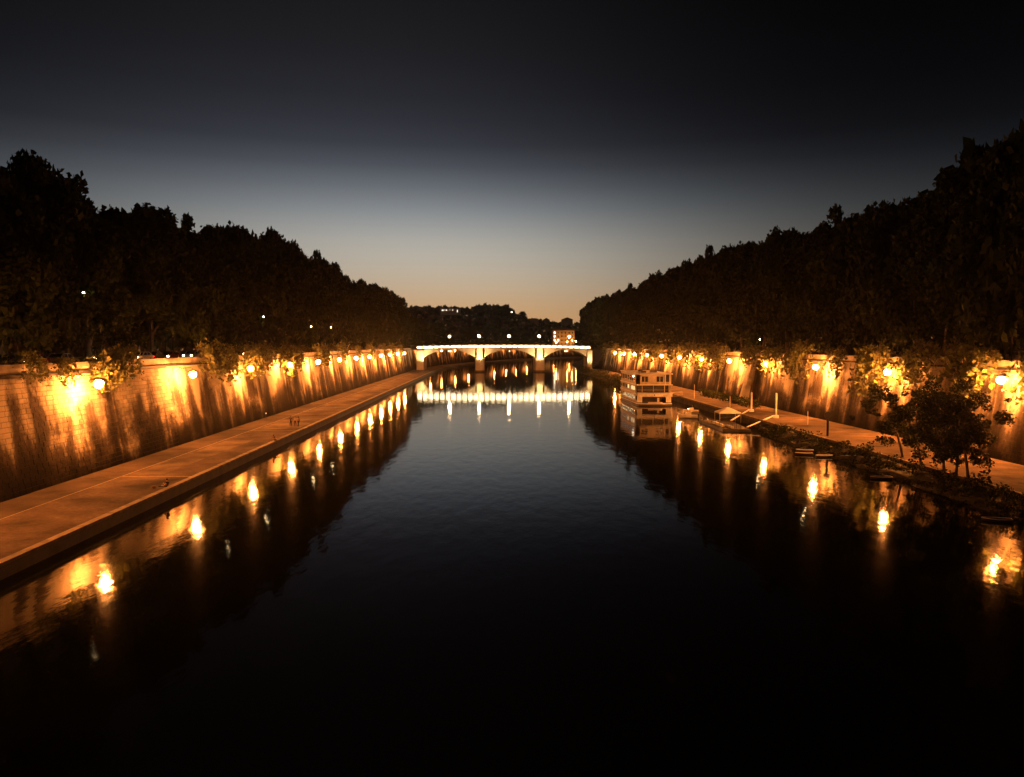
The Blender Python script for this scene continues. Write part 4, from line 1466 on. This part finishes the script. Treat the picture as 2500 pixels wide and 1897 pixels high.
# ------------------------------------------------------------------ houseboat
HX, HY = 36.0, 196.0
hb = thing('houseboat', 'three storey white houseboat moored at the right bank', 'houseboat', (HX, HY, 0))
Wd, Ln = 8.6, 25.0
hull_poly = [(0, 0), (.2, -1.2), (2.6, -2.0), (6, -2.0), (8.4, -1.2), (8.6, 0), (8.6, Ln), (0, Ln)]
MB().prism(hull_poly, 'z', -.4, .45).obj('hull', M['hull'], hb)
MB().prism([(x + (0.12 if x < 4 else -.12) * -1, y) for x, y in hull_poly], 'z', .453, .62).obj('rub_rail', M['white'], hb)
MB().prism([(2.4, -1.9), (3.0, -2.3), (5.4, -2.3), (6.0, -1.9), (5.6, -1.2), (2.8, -1.2)], 'z', .623, 1.0).obj('bow_step', M['white'], hb)
MB().box(.1, 8.5, 0, Ln, .623, .8).obj('lower_deck', M['wood'], hb)
for i, z in enumerate((2.95, 5.1, 7.82)):
    MB().box(-.15, 8.75, -.9, Ln + .2, z, z + .22).obj('roof' if i == 2 else 'floor_slab', M['white'], hb)
# lower storey
MB().box(0, 1.3, 0, .2, .803, 2.3).obj('front_panel', M['white'], hb)
MB().box(7.3, 8.6, 0, .2, .803, 2.3).obj('front_panel', M['white'], hb)
MB().box(-.1, 8.7, -.85, -.7, 2.25, 2.947).obj('front_railing', M['white'], hb)
MB().box(1.3, 7.3, 3.0, 3.15, .803, 2.947).obj('inner_wall', M['hull'], hb)
MB().box(5.3, 5.75, .6, 1.0, .803, 1.9).obj('cabinet', M['white'], hb)
MB().ball((4.2, -.88, 2.7), .17).obj('round_lamp', M['hull'], hb)
# middle storey, open with posts
for x in (1.15, 3.95, 6.75, 7.95):
    w = .1 if x < 7.9 else .17
    MB().box(x - w / 2, x + w / 2, -.75, -.6, 3.173, 5.097).obj('post', M['white'] if x > 6 else M['cream'], hb)
MB().box(.3, 8.3, 2.2, 2.4, 3.173, 5.097).obj('inner_wall', M['hull'], hb)
MB().box(-.1, 8.7, -.82, -.76, 3.95, 4.0).obj('hand_rail', M['cream'], hb)
# top storey with two dark windows
tw_ = MB()
for (x0, x1, z0, z1) in ((.9, 8.2, 5.323, 5.9), (.9, 1.25, 5.9, 7.817), (2.85, 5.0, 5.9, 7.817), (6.7, 7.0, 5.9, 7.817), (1.25, 2.85, 7.3, 7.817), (5.0, 6.7, 7.3, 7.817)):
    tw_.box(x0, x1, .6, .8, z0, z1)
tw_.obj('top_wall', M['cream'], hb)
for x0, x1 in ((1.25, 2.85), (5.0, 6.7)):
    w = MB().box(x0, x1, .70, .74, 5.903, 7.297).obj('window', M['glass'], hb)
    MB().box((x0 + x1) / 2 - .04, (x0 + x1) / 2 + .04, .66, .697, 5.903, 7.297).obj('window_bar', M['cream'], w)
for x in (6.95, 8.05):
    MB().box(x - .09, x + .09, -.7, -.52, 5.323, 7.817).obj('post', M['white'], hb)
MB().box(7.2, 8.5, 1.5, 1.7, 5.323, 7.817).obj('inner_wall', M['hull'], hb)
# long river side
for z0, z1, zw0, zw1, lit in ((.803, 2.947, 1.3, 2.4, (9,)), (3.173, 5.097, 3.7, 4.7, (0, 1, 3)), (5.323, 7.817, 6.0, 7.3, ())):
    MB().box(0, .15, 2.5 if z0 > 1 else .2, Ln, z0, zw0).obj('side_panel', M['cream'], hb)
    MB().box(0, .15, 2.5 if z0 > 1 else .2, Ln, zw1, z1).obj('side_panel', M['cream'], hb)
    for k in range(8):
        yy = 2.6 + k * 2.8
        MB().box(0, .15, yy, yy + .7, zw0 + .003, zw1 - .003).obj('side_post', M['cream'], hb)
        MB().box(.05, .10, yy + .703, yy + 2.797, zw0 + .003, zw1 - .003).obj('side_window', M['window'] if k in lit else M['glass'], hb)
MB().box(8.45, 8.6, .2, Ln, .803, 7.817).obj('shore_wall', M['cream'], hb)
MB().box(0, 8.6, Ln - .15, Ln, .803, 7.817).obj('stern_wall', M['cream'], hb)
# roof clutter
for k, (x, yy, w, h) in enumerate(((2, 5, 1.2, .5), (5.2, 9, 1.6, .7), (3.2, 15, 1.0, .6))):
    MB().box(x, x + w, yy, yy + 1.5, 8.043, 8.04 + h).obj('roof_box', M['hull'], hb)
lp_ = MB().ball((-.25, 4.0, 7.2), .2)
lp_.obj('deck_lamp', M['winhot'], hb)
lp2 = MB().ball((-.25, 1.0, .95), .01)
gang = thing('gangway', 'sloping gangway from the houseboat to the right bank', 'gangway', (44.7, 207, 1.2))
MB().add([(0, -.7, .0), (5.4, -.7, .5), (5.4, .7, .5), (0, .7, 0), (0, -.7, .12), (5.4, -.7, .62), (5.4, .7, .62), (0, .7, .12)], [(3, 2, 1, 0), (4, 5, 6, 7), (0, 1, 5, 4), (2, 3, 7, 6)]).obj('walkway', M['wood'], gang)
for s_ in (-.68, .68):
    MB().tube([(0, s_, 1.1), (5.4, s_, 1.6)], .035).tube([(.2, s_, .1), (.2, s_, 1.1)], .03).tube([(2.7, s_, .3), (2.7, s_, 1.35)], .03).tube([(5.2, s_, .6), (5.2, s_, 1.6)], .03).obj('railing', M['cream'], gang)

# ------------------------------------------------------------------ landing stage
ls = thing('landing_stage', 'dark floating landing stage in front of the right quay', 'landing stage', (43, 145, 0))
MB().prism([(-2.6, -8), (2.2, -8.5), (3.6, 9), (-2.4, 9)], 'z', -.3, .35).obj('pontoon', M['hull'], ls)
MB().prism([(-2.5, -7.9), (2.1, -8.4), (3.5, 8.9), (-2.3, 8.9)], 'z', .353, .42).obj('deck', M['wood'], ls)
rl = MB()
for (x0, y0, x1, y1) in ((-2.4, -7.7, -2.25, 8.7), (-2.4, -7.7, 2.0, -8.2)):
    n = 6
    for k in range(n + 1):
        t = k / n
        x, yy = x0 + (x1 - x0) * t, y0 + (y1 - y0) * t
        rl.tube([(x, yy, .42), (x, yy, 1.4)], .03, 5)
    rl.tube([(x0, y0, 1.4), (x1, y1, 1.4)], .03, 5)
rl.obj('railing', M['iron'], ls)
MB().box(-1.6, -1.2, -4, 2, .423, .85).obj('bench', M['white'], ls)
MB().box(-.6, -.3, -6.5, -2.5, .423, .75).obj('bench', M['cream'], ls)
for s_, (px, py, hgt, ex, ey, lab) in enumerate(((53.0, 160, 4.0, 45.6, 149.5, 'farther'), (53.2, 146.5, 4.7, 44.9, 137.6, 'nearer'))):
    pyl = thing('mooring_pylon', f'tall white mooring post on the right quay, {lab} of the two', 'mooring post', (px, py, ZP), 0, 'white mooring posts by the landing stage')
    MB().box(-.42, .42, -.36, .36, 0, .5).obj('base', M['white'], pyl)
    MB().tube([(0, 0, .503), (0, 0, hgt - .12), (0, 0, hgt)], [.17, .16, .09], 10).obj('shaft', M['white'], pyl)
    ga = thing('boarding_ramp', f'long pale ramp from the {lab} white post down to the landing stage', 'ramp', (px, py, ZP), 0, 'ramps to the landing stage')
    a = Vector((-.6, -.3, .35))
    b_ = Vector((ex - px, ey - py, .65 - ZP))
    sd = (b_ - a).cross(Vector((0, 0, 1))).normalized() * .14
    MB().add([a + sd, b_ + sd, b_ - sd, a - sd, a + sd + Vector((0, 0, .16)), b_ + sd + Vector((0, 0, .16)), b_ - sd + Vector((0, 0, .16)), a - sd + Vector((0, 0, .16))],
             [(3, 2, 1, 0), (4, 5, 6, 7), (0, 1, 5, 4), (1, 2, 6, 5), (2, 3, 7, 6), (3, 0, 4, 7)]).obj('beam', M['white'], ga)
tent = thing('canopy_tent', 'small pointed white canopy on posts on the landing stage', 'canopy', (46.2, 153, .35))
MB().add([(-2.3, -1.8, 1.75), (1.9, -1.8, 1.75), (1.9, 1.8, 1.75), (-2.3, 1.8, 1.75), (-.2, 0, 2.75), (-2.3, -1.8, 1.55), (1.9, -1.8, 1.55), (1.9, 1.8, 1.55), (-2.3, 1.8, 1.55)],
         [(0, 1, 4), (1, 2, 4), (2, 3, 4), (3, 0, 4), (0, 5, 6, 1), (1, 6, 7, 2), (2, 7, 8, 3), (3, 8, 5, 0)]).obj('canvas_roof', M['canvas'], tent)
for x in (-2.25, 1.85):
    for yy in (-1.75, 1.75):
        MB().tube([(x, yy, -.3), (x, yy, 1.6)], .05).obj('post', M['cream'], tent)
MB().box(-1.6, 1.2, -.4, .4, -.0, .7).obj('table', M['wood'], tent)


def motor_boat(label, loc, rz, sc):
    t = thing('motor_boat', label, 'boat', loc, rz)
    b = MB()
    st = [(-1.9, .75, .55), (-1.0, .85, .55), (.4, .82, .6), (1.4, .5, .68), (2.0, .04, .78)]
    rows = []
    for (yy, w, h) in st:
        rows.append([(-w, yy, h), (-w * .8, yy, .1), (0, yy * .98, -.18), (w * .8, yy, .1), (w, yy, h)])
    for a, c in zip(rows[:-1], rows[1:]):
        b.add(a + c, [(k, k + 1, 6 + k, 5 + k) for k in range(4)])
    b.add(rows[0], [(0, 1, 2, 3, 4)])
    b.obj('hull', M['white'], t)
    dkm = MB()
    for a, c in zip(rows[:-1], rows[1:]):
        dkm.add([a[0], a[4], c[4], c[0]], [(0, 1, 2, 3)])
    d_ = dkm.obj('deck', M['cream'], t)
    d_.location = (0, 0, -.06)
    MB().prism([(-.6, .5), (.9, .6), (.5, 1.1), (-.6, 1.2)], 'x', -.55, .55).obj('cabin', M['white'], t)
    MB().add([(-.5, .83, .72), (.5, .83, .72), (.45, .55, 1.08), (-.45, .55, 1.08)], [(0, 1, 2, 3)]).obj('windscreen', M['glass'], t)
    MB().tube([(0, -.3, 1.2), (0, -.3, 1.9)], .03).obj('mast', M['cream'], t)
    MB().box(-.18, .18, -2.15, -1.9, .1, .85).obj('outboard_motor', M['hull'], t)
    t.scale = (sc, sc, sc)
    return t


motor_boat('white motorboat with small cabin moored left of the landing stage', (40.6, 162.5, .1), R(75), 1.0)
motor_boat('smaller pale boat moored behind the white motorboat', (44.6, 176, .05), R(80), .85)


def rowing_boat():
    t = thing('rowing_boat', '', 'boat')
    st = [(-1.7, .5), (-1.0, .68), (0, .74), (1.0, .6), (1.8, .06)]
    rows = [[(-w, yy, .42 + .05 * abs(yy)), (-w * .7, yy, .0), (w * .7, yy, .0), (w, yy, .42 + .05 * abs(yy))] for yy, w in st]
    b = MB()
    for a, c in zip(rows[:-1], rows[1:]):
        b.add(a + c, [(k, k + 1, 5 + k, 4 + k) for k in range(3)])
    b.add(rows[0], [(0, 1, 2, 3)])
    b.obj('hull', M['hull'], t)
    gw = MB()
    for s_ in (0, 3):
        gw.tube([(r_[s_][0], r_[s_][1], r_[s_][2] + .03) for r_ in rows], .075, 6)
    gw.tube([rows[0][0], rows[0][3]], .05, 5)
    gw.obj('gunwale', M['white'], t)
    for yy in (-.9, .2):
        MB().box(-.6, .6, yy - .13, yy + .13, .28, .32).obj('bench', M['hull'], t)
    return t


rb = rowing_boat()
for i, (x, y, a, lab) in enumerate(((43.2, 107.8, 82, 'low dinghy with white rim, leftmost of those by the rocky bank'), (44.6, 111, 70, 'dark dinghy moored just behind the leftmost white rimmed one'), (45.0, 105.5, 100, 'dinghy nosing the bank right of the white rimmed one'),
                                     (44.2, 88, 84, 'lone low dinghy below the slim bank trees'), (43.6, 66.4, 70, 'dinghy nearest the camera at the right frame edge'))):
    o = rb if i == 0 else copy_tree(rb)
    o.location = (x, y, .02)
    o.rotation_euler = (0, 0, R(a))
    o.scale = (.62, .66, .5)
    o['label'] = lab
    o['group'] = 'dinghies moored along the right bank'

# ------------------------------------------------------------------ right bank trees, shrubs, posts
SLIM = []
for k in range(4):
    rng = np.random.default_rng(600 + k)
    c = rng.normal(size=(40, 3)) * np.array([1.5, 1.7, 2.0])
    c[:, 2] = np.clip(c[:, 2], -3.9, 4.4)
    p = clump_points(rng, c, rng.uniform(.35, .95, 40), 330)
    SLIM.append(leaves_mesh('crown', p, rng.uniform(.08, .17, len(p)), M['leaf_dark'], rng))
for i, (x, y, h, lean, lab) in enumerate(((50.3, 94.7, 9.6, -.9, 'slim dark tree on the right bank, leftmost of the clump'), (48.9, 88, 8.6, -.7, 'leaning slim tree, second from left in the bank clump'),
                                          (49.1, 84, 9.8, -.2, 'slim straight trunked tree in the middle of the bank clump'), (48.9, 81.5, 8.8, .2, 'slim tree with thin stem, second from right in the bank clump'), (49.5, 80.2, 8.2, -.5, 'slim tree at the right end of the bank clump'))):
    t = thing('bank_tree', lab, 'tree', (x, y, 1.2), 0, 'slim trees on the right bank')
    MB().tube([(0, 0, -.4), (lean * .5, 0, 1.6), (lean, .1, 3.4), (lean * 1.2, .1, h * .75)], [.17, .14, .11, .05], 7).tube([(lean, .1, 3.4), (lean + 1, .4, 5.4)], [.07, .03], 5).tube([(lean * .8, 0, 2.8), (lean - 1, -.3, 5.0)], [.07, .03], 5).obj('trunk', M['bark'], t, True)
    c = link('crown', SLIM[i % 4], t, (lean * 1.2, .1, h * .62))
    c.scale = (1.12, 1.12, h / 10)
    c.rotation_euler = (0, 0, i * 1.3)
DARKB = []
for k in range(3):
    rng = np.random.default_rng(70 + k)
    c = rng.normal(size=(12, 3)) * np.array([.6, .8, .35]) + np.array([0, 0, .55])
    p = clump_points(rng, c, rng.uniform(.3, .6, 12), 80)
    DARKB.append(leaves_mesh('foliage', p, rng.uniform(.08, .18, len(p)), M['leaf_dark'], rng))
for i, (x, y, sc) in enumerate(sorted(((47.6, 117, 1.2), (47.8, 106, 1.0), (48.0, 101, 1.3), (47.4, 113, .8), (47.6, 92, .9), (47.5, 86, 1.2), (47.7, 82, 1.0), (47.6, 76.5, 1.4), (47.4, 71.5, 1.2), (46.6, 68, .9), (47.2, 124, 1.1), (47.6, 130, 1.0), (46.8, 96, .9), (46.6, 79, .8)), key=lambda q: q[1])):
    c_, w_ = by_lamp(y, RLY, SEEN6)
    bush(x, y, .9, sc, f'{c_} dark shrub on the right bank edge {w_}', 'shrubs along the right bank', DARKB[i % 3])
for i, y in enumerate(range(236, 434, 9)):
    bush(49.0 + random.uniform(-1.2, .6), y + random.uniform(-2, 2), .7, random.uniform(1.6, 2.6), 'dark shrub on the bank between houseboat and bridge', 'shrubs between houseboat and bridge', DARKB[i % 3])
rng = np.random.default_rng(123)
n = 9000
gy = np.concatenate([rng.uniform(58, 134, 6000), rng.uniform(234, 434, 3000)])
gx = 48.4 - rng.random(n) ** 1.2 * 3.4
gz = (ZP - .35) - (ZP + .35) * ((48.6 - gx) / 4.2) ** 1.3 + rng.uniform(0, .12, n)
tag(link('undergrowth', leaves_mesh('undergrowth', np.column_stack([gx, gy, gz]), rng.uniform(.08, .20, n), M['leaf_dark'], rng)), 'dark weeds and rough growth covering the right river bank', 'undergrowth', None, 'stuff')
sp2 = thing('sign_post', 'dark thick sign post standing on the right path', 'sign', (50.6, 117.5, ZP))
MB().tube([(0, 0, 0), (0, 0, 2.6)], .17, 10).obj('post', M['iron'], sp2)
MB().tube([(0, -.06, 3.1), (0, .06, 3.1)], .55, 16).obj('round_board', M['iron'], sp2)
for i, (x, y, h, lab) in enumerate(((51.2, 199, 3.6, 'thin post on the path beside the houseboat'), (52.2, 172, 2.4, 'thin post on the path behind the canopy'), (54.2, 134, 2.3, 'short thin post on the path between white post and sign'))):
    t = thing('path_post', lab, 'post', (x, y, ZP), 0, 'thin posts along the right path')
    MB().tube([(0, 0, 0), (0, 0, h)], .07, 8).obj('shaft', M['cream'], t)
    MB().box(-.12, .12, -.12, .12, h + .003, h + .14).obj('cap', M['iron'], t)
hd = thing('clipped_hedge', 'low dark hedge between right path and wall behind the houseboat', 'hedge', (57, 190, ZP))
rng = np.random.default_rng(5)
hp = np.column_stack([rng.uniform(-1.2, 1.2, 2600), rng.uniform(-22, 24, 2600), rng.uniform(0, 1.7, 2600)])
link('foliage', leaves_mesh('foliage', hp, rng.uniform(.12, .26, 2600), M['leaf_dark'], rng), hd)

# ------------------------------------------------------------------ thin haze added to put a glow round the lamps
hm = bpy.data.materials.new('lamp glow haze')
hm.use_nodes = True
ht = hm.node_tree
ht.nodes.remove(ht.nodes['Principled BSDF'])
pv = N(ht, 'ShaderNodeVolumePrincipled')
pv.inputs['Color'].default_value = (.9, .9, .9, 1)
pv.inputs['Density'].default_value = 0.00003
pv.inputs['Anisotropy'].default_value = 0.92
ht.links.new(pv.outputs[0], ht.nodes['Material Output'].inputs['Volume'])
hz = MB().box(-1403, 1403, -123, 1503, -1.6, 80).obj('haze', hm)
tag(hz, 'thin haze added over the river for a glow round the lamps', 'haze', None, 'stuff')
